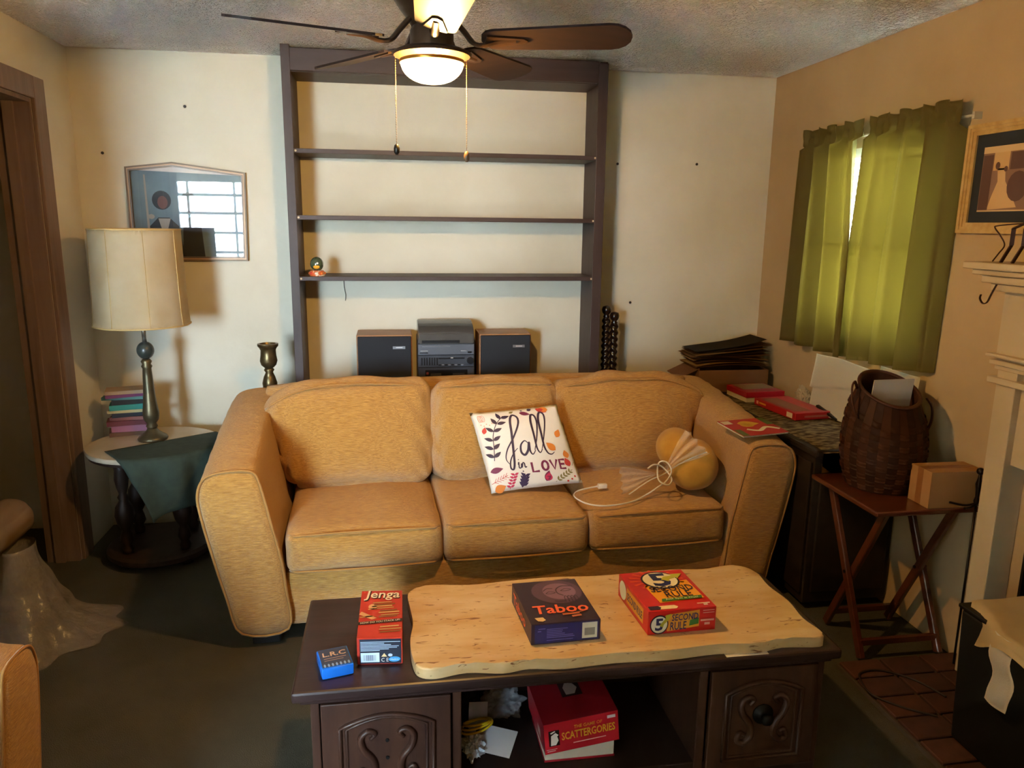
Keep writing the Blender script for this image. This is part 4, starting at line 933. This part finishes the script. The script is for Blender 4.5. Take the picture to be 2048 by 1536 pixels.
obj('backing', (lambda bm: prism(bm, [(x, z) for x, z in o3], -.001, .003, Matrix(((1, 0, 0, 0), (0, 0, -1, 0), (0, 1, 0, 0), (0, 0, 0, 1)))))(bmesh.new()), T('#c9c2c0'), pc)
pmap = plane_map((-.254, -.0035, -.204), (.508, 0, 0), (0, 0, .405), .0005)
def pl(k): return lambda s, t: pmap(s, t) + Vector((0, -.0006 * k, 0))
decal('print', [poly2d([(0, 0), (1, 0), (1, .955), (0, 1.0)])], pmap, M('photo_dusk', '#6d828c', .6, col2='#56697a', vs=6), pc)
decal('figure_print', [poly2d(ell(.26, .66, .085, .11, 20)), poly2d(ell(.50, .64, .075, .12, 20)), poly2d([(.10, 0), (.14, .36), (.22, .46), (.32, .46), (.40, .36), (.44, 0)]), poly2d([(.42, 0), (.44, .42), (.52, .48), (.60, .40), (.62, 0)])], pl(1), T('#141418'), pc)
decal('face_print', [poly2d(ell(.268, .635, .046, .075, 16))], pl(2), T('#6a4038'), pc)
decal('face_print', [poly2d(ell(.51, .62, .045, .08, 16))], pl(2), T('#3a3238'), pc)
decal('collar_print', [poly2d([(.22, .45), (.27, .20), (.33, .45)]), poly2d(ell(.16, .47, .03, .03, 8)), poly2d([(.12, .0), (.115, .95), (.13, .95), (.145, .0)])], pl(2), T('#9a938a'), pc)
gl = M('picture_glass', '#ffffff', .015, spec=.5, alpha=1.0)
nt = gl.node_tree; nt.nodes.remove(nt.nodes['Principled BSDF']); tb = nt.nodes.new('ShaderNodeBsdfTransparent'); gb = nt.nodes.new('ShaderNodeBsdfGlossy'); gb.inputs['Roughness'].default_value = .01; gb.inputs['Color'].default_value = (1, 1, 1, 1); fz = nt.nodes.new('ShaderNodeFresnel'); fz.inputs[0].default_value = 1.55; mxs = nt.nodes.new('ShaderNodeMixShader')
nt.links.new(fz.outputs[0], mxs.inputs[0]); nt.links.new(tb.outputs[0], mxs.inputs[1]); nt.links.new(gb.outputs[0], mxs.inputs[2]); nt.links.new(mxs.outputs[0], nt.nodes['Material Output'].inputs[0])
V = [Vector((x, -.0125, z)) for x, z in o3]
obj('glass', (V, [tuple(range(len(V)))]), gl, pc)
# brass candlestick behind the sofa, twisted dark stand right of the bookcase
cs = thing('floor_candlestick', 'tall turned brass candlestick standing behind the left of the sofa', 'candlestick', (-.572, 3.62, 0))
cbr = M('candlestick_brass', '#7a6a4a', .35, .8, col2='#57492f', vs=25)
bm = bmesh.new(); lathe(bm, [(.075, 0), (.078, .012), (.060, .03), (.03, .05), (.022, .08), (.028, .10), (.018, .13), (.022, .30), (.016, .50), (.024, .53), (.014, .56), (.020, .66), (.012, .69), (.020, .71), (.015, .73), (.030, .765), (.034, .80), (.026, .83), (.016, .85), (.024, .862), (.017, .872)], 24); obj('stem', bm, cbr, cs, True)
bm = bmesh.new(); lathe(bm, [(.017, .870), (.034, .885), (.040, .905), (.036, .93), (.034, .955), (.040, .968), (.047, .975), (.047, .985), (.036, .987), (.030, .97), (.028, .93)], 24, capt=True); obj('cup', bm, cbr, cs, 50)
ts = thing('twisted_stand', 'dark barley-twist wooden stand beside the right of the bookcase', 'wooden stand', (1.115, 3.80, 0))
tws = M('twist_dark_wood', '#1d110c', .25, coat=.4)
for k, (dx, dy, h) in enumerate([(-.018, .0, 1.135), (.020, -.02, 1.105)]):
    bm = bmesh.new(); N = 220; rg = []
    for j in range(N + 1):
        zz = .05 + (h - .11) * j / N; ring = []
        for i in range(14):
            a = 2 * PI * i / 14; tw_ = zz * 95 * (1 if k == 0 else -1)
            r = .019 + .004 * math.cos(2 * (a - tw_))
            ring.append(bm.verts.new((dx + r * math.cos(a), dy + r * math.sin(a), zz)))
        rg.append(ring)
    for a, b_ in zip(rg, rg[1:]):
        for i in range(14): bm.faces.new((a[i], a[(i + 1) % 14], b_[(i + 1) % 14], b_[i]))
    bm.faces.new(rg[0][::-1]); bm.faces.new(rg[-1])
    p_ = obj('twisted_post', bm, tws, ts, True)
    bm = bmesh.new(); lathe(bm, [(.014, h - .065), (.017, h - .055), (.012, h - .048), (.022, h - .035), (.025, h - .02), (.020, h - .005), (.004, h)], 18, Matrix.Translation((dx, dy, 0))); obj('ball_finial', bm, tws, p_, True)
obj('foot_block', B(-.07, .07, -.06, .05, 0, .05, bev=.006), tws, ts)

# ------------------------------------------------------------------ low cabinet along the right wall
kb = M('cabinet_dark', '#1e1510', .5, col2='#2a1d15', vs=4, vstretch=(6, 1, 6))
cb = thing('low_cabinet', 'low dark cabinet along the right wall beside the sofa arm', 'cabinet', (1.815, 3.26, 0))
obj('body', B(-.178, .195, -.61, .66, .03, .655, bev=.004), kb, cb); obj('top', B(-.190, .198, -.635, .67, .655, .688, bev=.010), kb, cb)
for y in (-.40, .02, .44): obj('door', B(-.190, -.178, y - .20, y + .20, .07, .63, bev=.003), kb, cb)
obj('end_panel', B(-.15, .17, -.622, -.61, .08, .63, bev=.003), kb, cb)
rn = M('runner_weave', '#b39c68', .9, col2='#5a4224', vs=22, vstretch=(1.0, 3.4, 1), vlo=.42, vhi=.56, bump=.4, bs=120, detail=5)
def rf(s, t):
    x = 1.652 + .335 * s; y = 3.60 - 1.06 * t
    d = max(0, 2.630 - y); z = .6895 + .001 * noise.noise(Vector((x * 9, y * 9, 0)))
    if d > 0: y = 2.6205; z -= d
    return Vector((x, y, z))
tag(obj('table_runner', grid(rf, 8, 40, .0015), rn, None, True), 'brown and cream woven runner covering the low cabinet top', 'runner')
def redbook(label, x, y, w, d, h, rz, c1, c2, z=.6918):
    t = thing('puzzle_box', label, 'flat box', (x, y, z), R(rz))
    obj('tray', B(-w / 2 + .003, w / 2 - .003, -d / 2 + .003, d / 2 - .003, 0, h * .55), T(c2), t)
    obj('lid', B(-w / 2, w / 2, -d / 2, d / 2, h * .45 if c2 != c1 else .002, h, bev=.002), M('lid_' + c1[1:], c1, .35), t); return t
t = redbook('flat red-lidded box with pale sides lying near the stacked folders', 1.815, 3.535, .21, .20, .050, 4, '#9c1620', '#cbb88a')
decal('lid_print', [poly2d(rect(.12, .35, .95, .95)), stroke2d([(.1, .2), (.9, .15)], .04)], plane_map((-.105, -.10, .05), (.21, 0, 0), (0, .20, 0)), T('#8c7350'), t)
t = redbook('flat bright red box with a white label nearer the basket', 1.850, 3.235, .185, .33, .034, 6, '#a61a1c', '#a61a1c')
decal('lid_print', [poly2d(rect(.1, .1, .55, .9))], plane_map((-.0925, -.165, .034), (.185, 0, 0), (0, .33, 0)), T('#8a5536'), t)
decal('lid_print', [stroke2d([(.65, .15), (.75, .5)], .05), stroke2d([(.8, .3), (.88, .8)], .04)], plane_map((-.0925, -.165, .034), (.185, 0, 0), (0, .33, 0)), T('#c2563a'), t)
decal('side_label', [poly2d(rect(.80, .18, .93, .85))], plane_map((-.0925, .165, 0), (0, -.33, 0), (0, 0, .034)), T('#e0d2b4'), t)
decal('side_print', [poly2d(rect(.06, .30, .11, .75))], plane_map((-.0925, .165, 0), (0, -.33, 0), (0, 0, .034)), T('#e8a090'), t)
decal('side_print', [poly2d(rect(.13, .42, .30, .68))], plane_map((-.0925, .165, 0), (0, -.33, 0), (0, 0, .034)), T('#d88a2c'), t)
decal('front_print', [poly2d(rect(.25, .35, .92, .62))], plane_map((-.0925, -.165, 0), (.185, 0, 0), (0, 0, .034)), T('#a8604e'), t)
# carton of folders in the corner
cbm = M('cardboard_brown', '#7a5330', .8, col2='#6b4626', vs=5)
cx = thing('folder_carton', 'open brown carton overflowing with folders in the right corner', 'carton', (1.770, 3.80, .6895), R(-2))
bm = bmesh.new()
for a in [(-.19, .19, -.115, .115, 0, .004), (-.19, .19, -.115, -.111, .004, .115), (-.19, .19, .111, .115, .004, .115), (-.19, -.186, -.111, .111, .004, .125), (.186, .19, -.111, .111, .004, .115)]: box(bm, *a)
obj('carton', bm, cbm, cx)
obj('flap', B(-.30, -.19, -.10, .10, .118, .122, mtx=Matrix.Translation((-.19, 0, .12)) @ Matrix.Rotation(R(-25), 4, 'Y') @ Matrix.Translation((.19, 0, -.12))), cbm, cx)
fcol = ['#94683c', '#c99f5c', '#7a5230', '#d8b878', '#6b4628', '#c2944e', '#94704a', '#543a26', '#b08c5c', '#6e5038', '#33261e']
flab = ['lowest brown folder bulging from the carton', 'buff folder just above the carton rim', 'dark brown folder in the lower carton pile', 'pale manila folder curling at its end', 'very dark folder in the middle of the carton pile', 'ochre envelope in the middle of the carton pile', 'greyish brown folder in the upper carton pile', 'near-black folder in the upper carton pile', 'tan paper sheaf near the top of the carton pile', 'brown booklet second from the top of the carton pile', 'black binder lying tilted on top of the carton pile']
fz_ = .6895 + .132
for i in range(11):
    k = i / 10
    w = .205 + .01 * math.sin(i * 2.3); dd = .105 + .008 * math.cos(i)
    amp = .012 * math.sin(PI * min(1, .15 + k * .8))
    th = .006
    def ff(s, t, i=i, w=w, dd=dd, k=k, amp=amp):
        x = -w + 2 * w * s; y = -dd + 2 * dd * t
        z = amp * math.cos(x * 9 + i * .4) - amp * abs(x / w) ** 2 * 1.0 + (.020 * k * (x / w) if i > 5 else 0) + (.018 * max(0, x / w) ** 2 if i == 10 else 0)
        return Vector((x, y, z))
    o = obj('folder', grid(ff, 16, 4, th), M('folder_' + fcol[i][1:], fcol[i], .7), None, 30, loc=(1.762 + .008 * math.sin(i * 3), 3.805 + .004 * math.cos(i * 2), fz_ + .004), rot=(0, 0, R(3 * math.sin(i * 1.9))))
    tag(o, flab[i], 'folder', 'folders in the corner carton'); fz_ += .0098
# towels and a crumpled bag behind the boxes
twl = M('towel_white', '#f0e8d6', .95, bump=.5, bs=180, bd=.002, sheen=.2)
def towel(y0, y1, zt, xt, xb, zb, seed):
    def f(s, t):
        y = y1 + (y0 - y1) * s
        z = zt + (zb - zt) * t; x = xt + (xb - xt) * t ** 1.4
        p = Vector((x, y, z)); q = noise.noise_vector(p * 5 + Vector((seed, 0, 0)))
        x += q.x * .014 - .012 * math.sin(s * 7 + seed) * t * (1 - t) * 2; z += .014 * q.z * (1 - t) - .02 * s * (1 - t) * 0
        tf = .52 + .10 * math.sin(s * 4 + seed)
        if t < tf: x -= .016
        return Vector((min(x, 2.004), y, max(z, .694)))
    return grid(f, 30, 40, .006)
tag(obj('towel', towel(2.80, 3.26, .965, 1.992, 1.952, .700, 2), twl, None, True), 'rumpled white towel propped against the wall under the curtains', 'towel')
tag(obj('towel', towel(2.56, 2.79, .985, 1.995, 1.965, .700, 8), twl, None, True), 'smaller white towel hanging behind the basket', 'towel')
crumpled('plastic_bag', 'crumpled pale plastic bag beside the white towel', 'plastic bag', 1.968, 3.345, .6918, .024, .055, .05, 12, M('milky_plastic', '#b8ab8e', .3, alpha=.8), .5)
bm = bmesh.new(); bar(bm, (1.935, 3.16, .735), (1.955, 3.02, .700), .018, .012, .003); tag(obj('remote_control', bm, M('remote_black', '#15130f', .4)), 'slim black remote leaning between the red box and the towel', 'remote control')

# ------------------------------------------------------------------ curtains
cum = M('curtain_green', '#7d7038', .85, bump=.2, bs=350, bd=.001)
nt = cum.node_tree; tr_ = nt.nodes.new('ShaderNodeBsdfTranslucent'); tr_.inputs[0].default_value = (*rgb('#a08f34'), 1); mxs = nt.nodes.new('ShaderNodeMixShader'); mxs.inputs[0].default_value = .004
nt.links.new(nt.nodes['Principled BSDF'].outputs[0], mxs.inputs[1]); nt.links.new(tr_.outputs[0], mxs.inputs[2]); nt.links.new(mxs.outputs[0], nt.nodes['Material Output'].inputs[0])
def curtain(yl_t, yr_t, yl_b, yr_b, nf, ph, zb0, zb1, gap=None, ret=None):
    def f(s, t):
        z = 1.985 - t * (1.985 - (zb0 + (zb1 - zb0) * s))
        tt = max(0, min(1, (1.94 - z) / .95))
        yl = yl_t + (yl_b - yl_t) * tt; yr = yr_t + (yr_b - yr_t) * tt
        if gap: yl, yr = gap(yl, yr, z)
        y = yl + (yr - yl) * s
        A = .031 if z < 1.90 else .012
        den = nf + (nf * .6 if z > 1.92 else 0)
        x = 1.950 - A * math.sin(2 * PI * nf * s + ph + .5 * math.sin(tt * 2)) - .010 * math.sin(2 * PI * nf * 2.3 * s + 1.3 + ph) * (1 - .4 * tt)
        if z > 1.945: x = 1.958 - .012 * math.sin(2 * PI * nf * 2.1 * s + ph); z += .007 * math.sin(2 * PI * nf * 1.3 * s + ph) * (z - 1.945) / .04
        if abs(z - 1.925) < .018: x = 1.966 - .014 * math.sin(2 * PI * nf * 3.1 * s + ph)
        e = min(1.0, min(s, 1 - s) / .05)
        if ret is not None:
            e = min(1.0, abs(s - ret) / .05); x = x * e + 2.010 * (1 - e) if z < 1.90 else x
        return Vector((min(x, 2.011), y, z))
    return grid(f, 110, 46, .0012)
def g1(yl, yr, z): return yl, yr - .0 + (.035 * max(0, min(1, (z - 1.46) / .42)))
def g2(yl, yr, z): return yl - (.030 * max(0, min(1, (z - 1.46) / .42))), yr
tag(obj('curtain', curtain(3.525, 3.035, 3.570, 3.020, 3.2, .4, .985, .985, g1, 0.0), cum, None, True), 'olive green curtain panel on the far half of the window', 'curtain', 'window curtains')
tag(obj('curtain', curtain(3.030, 2.496, 3.060, 2.525, 3.6, 2.2, .985, 1.010, g2, 1.0), cum, None, True), 'olive green curtain panel on the near half beside the framed photo', 'curtain', 'window curtains')
rd = thing('curtain_rod', 'thin curtain rod running through the tops of the green curtains', 'curtain rod', (1.990, 3.0, 1.925))
obj('rod', TB([(0, -.54, 0), (0, .535, 0)], .005, 8), M('rod_white', '#b9b29c', .4), rd, True)
for y in (-.535, .53): obj('bracket', B(-.004, .026, y - .006, y + .006, -.012, .012), M('rod_white', '#b9b29c', .4), rd)

# ------------------------------------------------------------------ framed photograph above the mantel
fm = thing('photo_frame', 'wood-framed sepia bride photograph with dark mat on the right wall', 'photo frame', (2.014, 2.300, 1.71))
frw = M('frame_pale_wood', '#c8a86a', .45, col2='#b3904f', vs=3, vstretch=(1, 10, 10))
yA, yB_, zA, zB_ = -.205, .186, -.182, .182
for k, (i0, i1, dx) in enumerate([(0, .012, .024), (.012, .022, .020), (.022, .036, .016)]):
    a = [(yA + i0, zA + i0), (yB_ - i0, zA + i0), (yB_ - i0, zB_ - i0), (yA + i0, zB_ - i0)]; b_ = [(yA + i1, zA + i1), (yB_ - i1, zA + i1), (yB_ - i1, zB_ - i1), (yA + i1, zB_ - i1)]
    bm = frame_ring(a, b_, -dx, 0)
    for v in bm.verts: v.co = Vector((v.co.y, v.co.x, v.co.z))
    obj('frame_moulding', bm, frw, fm)
mpm = plane_map((-.008, yB_ - .030, zA + .030), (0, yA - yB_ + .060, 0), (0, 0, zB_ - zA - .060), .0006)
def mk(k): return lambda s, t: mpm(s, t) + Vector((-.0006 * k, 0, 0))
decal('mat_board', [poly2d(rect(0, 0, 1, 1))], mk(0), T('#26292a'), fm)
decal('photo', [poly2d(rect(.13, .14, .80, .84))], mk(1), T('#8a6a55'), fm)
decal('photo_margin', [poly2d(rect(.13, .77, .80, .84)), poly2d(rect(.13, .14, .80, .155))], mk(2), T('#d8b98a'), fm)
decal('photo_print', [poly2d([(.26, .16), (.30, .30), (.36, .46), (.34, .60), (.44, .60), (.46, .46), (.58, .28), (.64, .18)]), poly2d(rect(.28, .58, .48, .77))], mk(2), T('#d0ab78'), fm)
decal('photo_print', [poly2d(rect(.14, .16, .27, .75)), poly2d(ell(.34, .63, .03, .04, 12)), poly2d(ell(.45, .59, .025, .03, 12)), poly2d(ell(.62, .40, .13, .16, 16)), poly2d(rect(.50, .58, .72, .76))], mk(3), T('#5f4438'), fm)
# hangers on the mantel
hgm = M('hanger_brown_metal', '#3a2014', .45, .3)
tag(obj('wire_hanger', TB(catmull([(1.872, 2.158, 1.4435), (1.872, 2.138, 1.468), (1.872, 2.119, 1.495), (1.872, 2.143, 1.525), (1.872, 2.166, 1.546), (1.872, 2.155, 1.553), (1.872, 2.05, 1.56), (1.872, 1.90, 1.56)], 5), .0022, 6), hgm, None, True), 'bent wire hanger standing on the mantel shelf', 'hanger')
for i, (y, lb) in enumerate([(2.085, 'brown flat metal bracket on the mantel nearest the wire hanger'), (2.040, 'brown flat metal bracket at the right edge of the mantel')]):
    bm = bmesh.new(); bar(bm, (1.862, y + .028, 1.442), (1.866, y, 1.495), .012, .004); bar(bm, (1.866, y, 1.495), (1.868, y + .002, 1.545), .012, .004); bar(bm, (1.868, y + .002, 1.545), (1.868, y - .05, 1.565), .012, .004)
    tag(obj('metal_bracket', bm, hgm), lb, 'bracket', 'brackets on the mantel')
hk = TB(catmull([(1.872, 2.128, 1.372), (1.868, 2.140, 1.34), (1.866, 2.150, 1.315), (1.862, 2.163, 1.311), (1.858, 2.172, 1.325), (1.858, 2.170, 1.338)], 5), .006, 6, flat=.35)
tag(obj('stocking_hook', hk, hgm, None, True), 'brown metal hook hanging below the mantel shelf', 'hook')

# ------------------------------------------------------------------ folding tray table with basket and carton
trm = M('tray_red_wood', '#5a2a1a', .28, col2='#45200f', vs=4, vstretch=(1, 8, 8), coat=.4)
tt = thing('tray_table', 'folding reddish wooden tray table with crossed legs by the hearth', 'tray table', (1.805, 2.40, 0))
obj('top', B(-.200, .195, -.200, .215, .582, .600, bev=.005), trm, tt)
for x in (-.150, .160):
    bm = bmesh.new(); bar(bm, (x, .150, .582), (x, -.135, .012), .020, .030, .003); obj('leg', bm, trm, tt)
    x2 = x + (.022 if x < 0 else -.022)
    bm = bmesh.new(); bar(bm, (x2, -.150, .582), (x2, .130, .012), .020, .030, .003); obj('leg', bm, trm, tt)
    bm = bmesh.new(); lathe(bm, [(.006, 0), (.006, .05)], 10, Matrix.Translation((x - .014 if x < 0 else x - .036, .0, .29)) @ Matrix.Rotation(R(90), 4, 'Y')); obj('pivot_bolt', bm, M('dark_iron', '#1c1a18', .45, .6), tt)
obj('crossbar', B(-.150, .160, -.125, -.108, .055, .078, bev=.002), trm, tt); obj('crossbar', B(-.128, .138, .105, .122, .055, .078, bev=.002), trm, tt)
bsk = thing('woven_basket', 'brown woven splint basket holding papers on the tray table', 'basket', (1.790, 2.465, .6005))
wv = [M('splint_dark', '#4a2614', .6, col2='#38190c', vs=12), M('splint_mid', '#5e321a', .6, col2='#4a2614', vs=12)]
def brad(z):
    k = z / .37
    return .118 + .030 * math.sin(PI * min(1, k * 1.05) ** .9) - .004 * k + (.0 if k < .75 else -.012 * (k - .75) / .25)
NS = 26
for i in range(NS):
    a = 2 * PI * i / NS
    def sf(s, t, a=a, i=i):
        z = .004 + .362 * t; r = brad(z) + .0008
        da = (s - .5) * .96 * 2 * PI / NS
        return Vector((r * math.cos(a + da), r * math.sin(a + da), z))
    obj('stave', grid(sf, 1, 12, .002), wv[i % 2], bsk)
for j in range(12):
    z0 = .008 + j * .0245
    def wf_(s, t, j=j, z0=z0):
        a = 2 * PI * s; z = z0 + .021 * t
        r = brad(z) + .0045 * (1 if j % 2 else -1) * math.cos(NS / 2 * a) + .0008
        return Vector((r * math.cos(a), r * math.sin(a), z))
    obj('weaver', grid(wf_, 104, 2, .0016), wv[(j + 1) % 2], bsk, True)
obj('rim_hoop', TB([(brad(.366) * 1.01 * math.cos(a), brad(.366) * 1.01 * math.sin(a), .366) for a in [2 * PI * i / 40 for i in range(40)]], .007, 8, True, .8), wv[0], bsk, True)
bm = bmesh.new(); lathe(bm, [(.116, .0), (.117, .004)], 32); obj('bottom', bm, wv[0], bsk)
bm = bmesh.new(); lathe(bm, [(brad(z_) - .004, z_) for z_ in [.004 + .36 * q_ / 14 for q_ in range(15)]], 40, capb=False, capt=False); obj('lining', bm, wv[0], bsk, True)
for o_ in bsk.children:
    for v in o_.data.vertices: v.co.z *= 1 + .16 * v.co.y / .13
for sg__ in (-1, 1):
    hp = catmull([(sg__ * .136, -.03, .27), (sg__ * .155, -.02, .32), (sg__ * .150, 0, .375), (sg__ * .128, .02, .392), (sg__ * .110, .03, .365)] if sg__ < 0 else [(.132, -.03, .335), (.158, -.03, .30), (.162, -.03, .25), (.148, -.03, .21)], 6)
    obj('handle', TB(hp, .006, 8, flat=.6), wv[0], bsk, True)
tag(obj('paper_sheet', B(-.085, .085, -.001, .001, 0, .20, mtx=Matrix.Translation((1.800, 2.480, .805)) @ Matrix.Rotation(R(4), 4, 'Z') @ Matrix.Rotation(R(6), 4, 'X')), M('paper_white', '#cfc6bc', .8)), 'white sheet of paper standing in the woven basket', 'paper')
bxb = thing('parcel_box', 'taped tan cardboard parcel box on the tray table', 'cardboard box', (1.898, 2.262, .6005), R(-1))
obj('carton', B(-.095, .105, -.052, .055, 0, .130, bev=.001), M('cardboard_tan', '#a67a48', .8, col2='#976c3c', vs=5), bxb)
obj('tape', B(-.0956, -.095, -.010, .018, .001, .130), M('tape_brown', '#8a5a2c', .35), bxb); obj('tape', B(-.0956, .105, -.010, .018, .130, .1305), M('tape_brown', '#8a5a2c', .35), bxb)
og = thing('iron_ornament', 'dark metal ornament with ball finial and spreading arms at the tray edge', 'ornament', (1.945, 2.165, 0))
irn = M('ornament_iron', '#2a2018', .3, .8)
bm = bmesh.new(); lathe(bm, [(.006, .625), (.010, .64), (.006, .655), (.008, .68), (.011, .70), (.006, .722), (.005, .735)], 14); obj('stem', bm, irn, og, True)
bm = bmesh.new(); bmesh.ops.create_icosphere(bm, subdivisions=3, radius=.013, matrix=Matrix.Translation((0, 0, .745))); obj('ball', bm, irn, og, True)
for d in [(-.085, .02, .004), (-.055, -.015, -.006), (.050, -.015, -.020), (.035, .018, -.006), (.055, .005, -.030)]:
    obj('arm', TB(catmull([(0, 0, .632), (d[0] * .4, d[1] * .4, .622 + d[2] * .2), (d[0], d[1], .628 + d[2])], 6), .004, 6), irn, og, True)
obj('stake', TB([(0, 0, .63), (.002, .0, .03)], .004, 8), irn, og, True)

# ------------------------------------------------------------------ black hamper on the hearth
bn = thing('storage_bin', 'black storage bin standing on the brick hearth', 'bin', (1.80, 1.57, .0268))
bm = bmesh.new(); box(bm, -.155, .15, -.27, .262, 0, .418, .012, 3)
for v in bm.verts:
    k = .94 + .06 * v.co.z / .418; v.co.x *= k; v.co.y *= k
obj('body', bm, M('bin_black', '#0b0a09', .55), bn, 40); obj('lid', B(-.160, .155, -.277, .268, .419, .432, bev=.004), M('bin_black', '#0b0a09', .55), bn)
tcm = M('tan_cloth', '#e8d09c', .9, col2='#dcc088', vs=6, bump=.3, bs=200, bd=.001)
def bc_(s, t):
    x = -.215 + .37 * s; y = -.26 + .50 * t
    edge = -.158 + .03 * math.sin(t * 8)
    z = .4345 + .008 * noise.noise(Vector((x * 8, y * 8, 2))) + .008
    if x < edge: d = edge - x; z -= d * 1.3; x = edge - .012 - .10 * d
    if y > .20 : z += .01 * (y - .2) / .04
    return Vector((x, y, z))
tag(obj('folded_cloth', grid(bc_, 26, 26, .004), tcm, None, True, loc=(1.80, 1.57, .0268)), 'tan cloth thrown over the black storage bin', 'cloth')
def sk_(s, t):
    y = .03 + .075 * (s - .5) + .010 * math.sin(t * 7); z = .44 - .21 * t
    return Vector((-.186 - .008 * math.sin(s * PI) + .004 * math.sin(t * 14), y, z))
tag(obj('white_sock', grid(sk_, 8, 16, .010), twl, None, True, loc=(1.80, 1.60, .0268)), 'white sock dangling from under the tan cloth on the bin', 'sock')
cpts = [(1.78, 1.99), (1.74, 2.09), (1.66, 2.16), (1.58, 2.155), (1.55, 2.10), (1.545, 2.03), (1.60, 1.96), (1.66, 1.915), (1.68, 1.90)]
tag(obj('hearth_cord', TB([(p.x, p.y, .031) for p in catmull([(a, b_, 0) for a, b_ in cpts], 6)], .0035, 6), M('cord_dark', '#2a1a10', .6), None, True), 'thin dark cord looped on the brick hearth', 'cord')

# ------------------------------------------------------------------ matching armchair at the lower left edge
ac = thing('armchair', 'matching golden tan chenille armchair at the lower left edge', 'armchair', (-.885, 1.10, 0), R(90))
ac.scale = (.79, .79, .79)
AW = .96
for mir in (False, True):
    a = obj('arm', arm_mesh(mir, AW), fab, ac, True)
    pts = []
    for p in PROF:
        u, w = arm_pt(p.x, p.y, .004, .012); pts.append(((AW - u) if mir else u, .002, w))
    obj('piping', TB(pts, .0048, 6, True), pipm, a, True)
obj('base', B(.275, AW - .275, .028, .80, .065, .275, bev=.012), fab, ac, True)
obj('seat_cushion', cushion(.40, .64, .165, .036, (.004, .016, .020), 12, .004, 7, 31), fab, ac, True, loc=(AW / 2, .322, .357))
bk = cushion(AW - .34, .20, .50, .065, (.01, .04, .01), 12, .008, 6, 33)
for v in bk.verts: v.co = Matrix.Translation((AW / 2, .60, .64)) @ Matrix.Rotation(R(-15), 4, 'X') @ v.co
obj('back_cushion', bk, fab, ac, True)
bk = cushion(AW - .30, .15, .74, .05, (0, .01, .012), 8, .004, 6, 35)
for v in bk.verts: v.co = Matrix.Translation((AW / 2, .765, .465)) @ Matrix.Rotation(R(-8), 4, 'X') @ v.co
obj('back_panel', bk, fab, ac, True)
for u in (.20, AW - .20):
    for v in (.07, .76): obj('foot', B(u - .05, u + .05, v - .04, v + .04, 0, .066, bev=.004), M('foot_black', '#14110e', .6), ac)

# ------------------------------------------------------------------ plastic-wrapped bundle by the doorway
pw = M('dusty_plastic', '#b5aca2', .25, alpha=.45, spec=.9, bump=.6, bs=18, bd=.02)
def pwf(s, t):
    a = 2 * PI * s
    fold = .5 + .5 * math.sin(a * 9 + 2.0 * math.sin(a * 2))
    rx = .05 + .16 * t ** 1.5 + .10 * max(0, t - .75) * 4 * max(0, math.cos(a - .5)) ; ry = .08 + .20 * t ** 1.5
    k = 1 + .16 * (fold - .5) * t
    z = .365 * (1 - t) ** 1.15
    p = Vector((rx * k * math.cos(a), ry * k * math.sin(a), z))
    q = noise.noise_vector(p * 9) * .022 * min(1, t * 3)
    p += q; p.z = max(p.z, .002 + .004 * (1 - t))
    return p
bm = grid(pwf, 96, 28, .0012)
bag = obj('plastic_wrap', bm, pw, None, True, loc=(-1.375, 2.86, 0)); tag(bag, 'dusty clear plastic wrapping slumped on the carpet by the doorway', 'plastic wrap')
cu = cushion(.14, .30, .125, .055, (.01, .02, .02), 12, .008, 6, 41)
tag(obj('seat_pad', cu, M('tan_vinyl', '#7d6444', .6, col2='#6b5538', vs=6), None, True, loc=(-1.425, 2.85, .435), rot=(0, R(6), 0)), 'tan padded cushion sitting on the plastic wrapping at the left edge', 'cushion')
for o_ in bpy.data.objects:
    if o_.type == 'MESH' and o_.parent is None and 'label' not in o_: print('NOLABEL', o_.name)
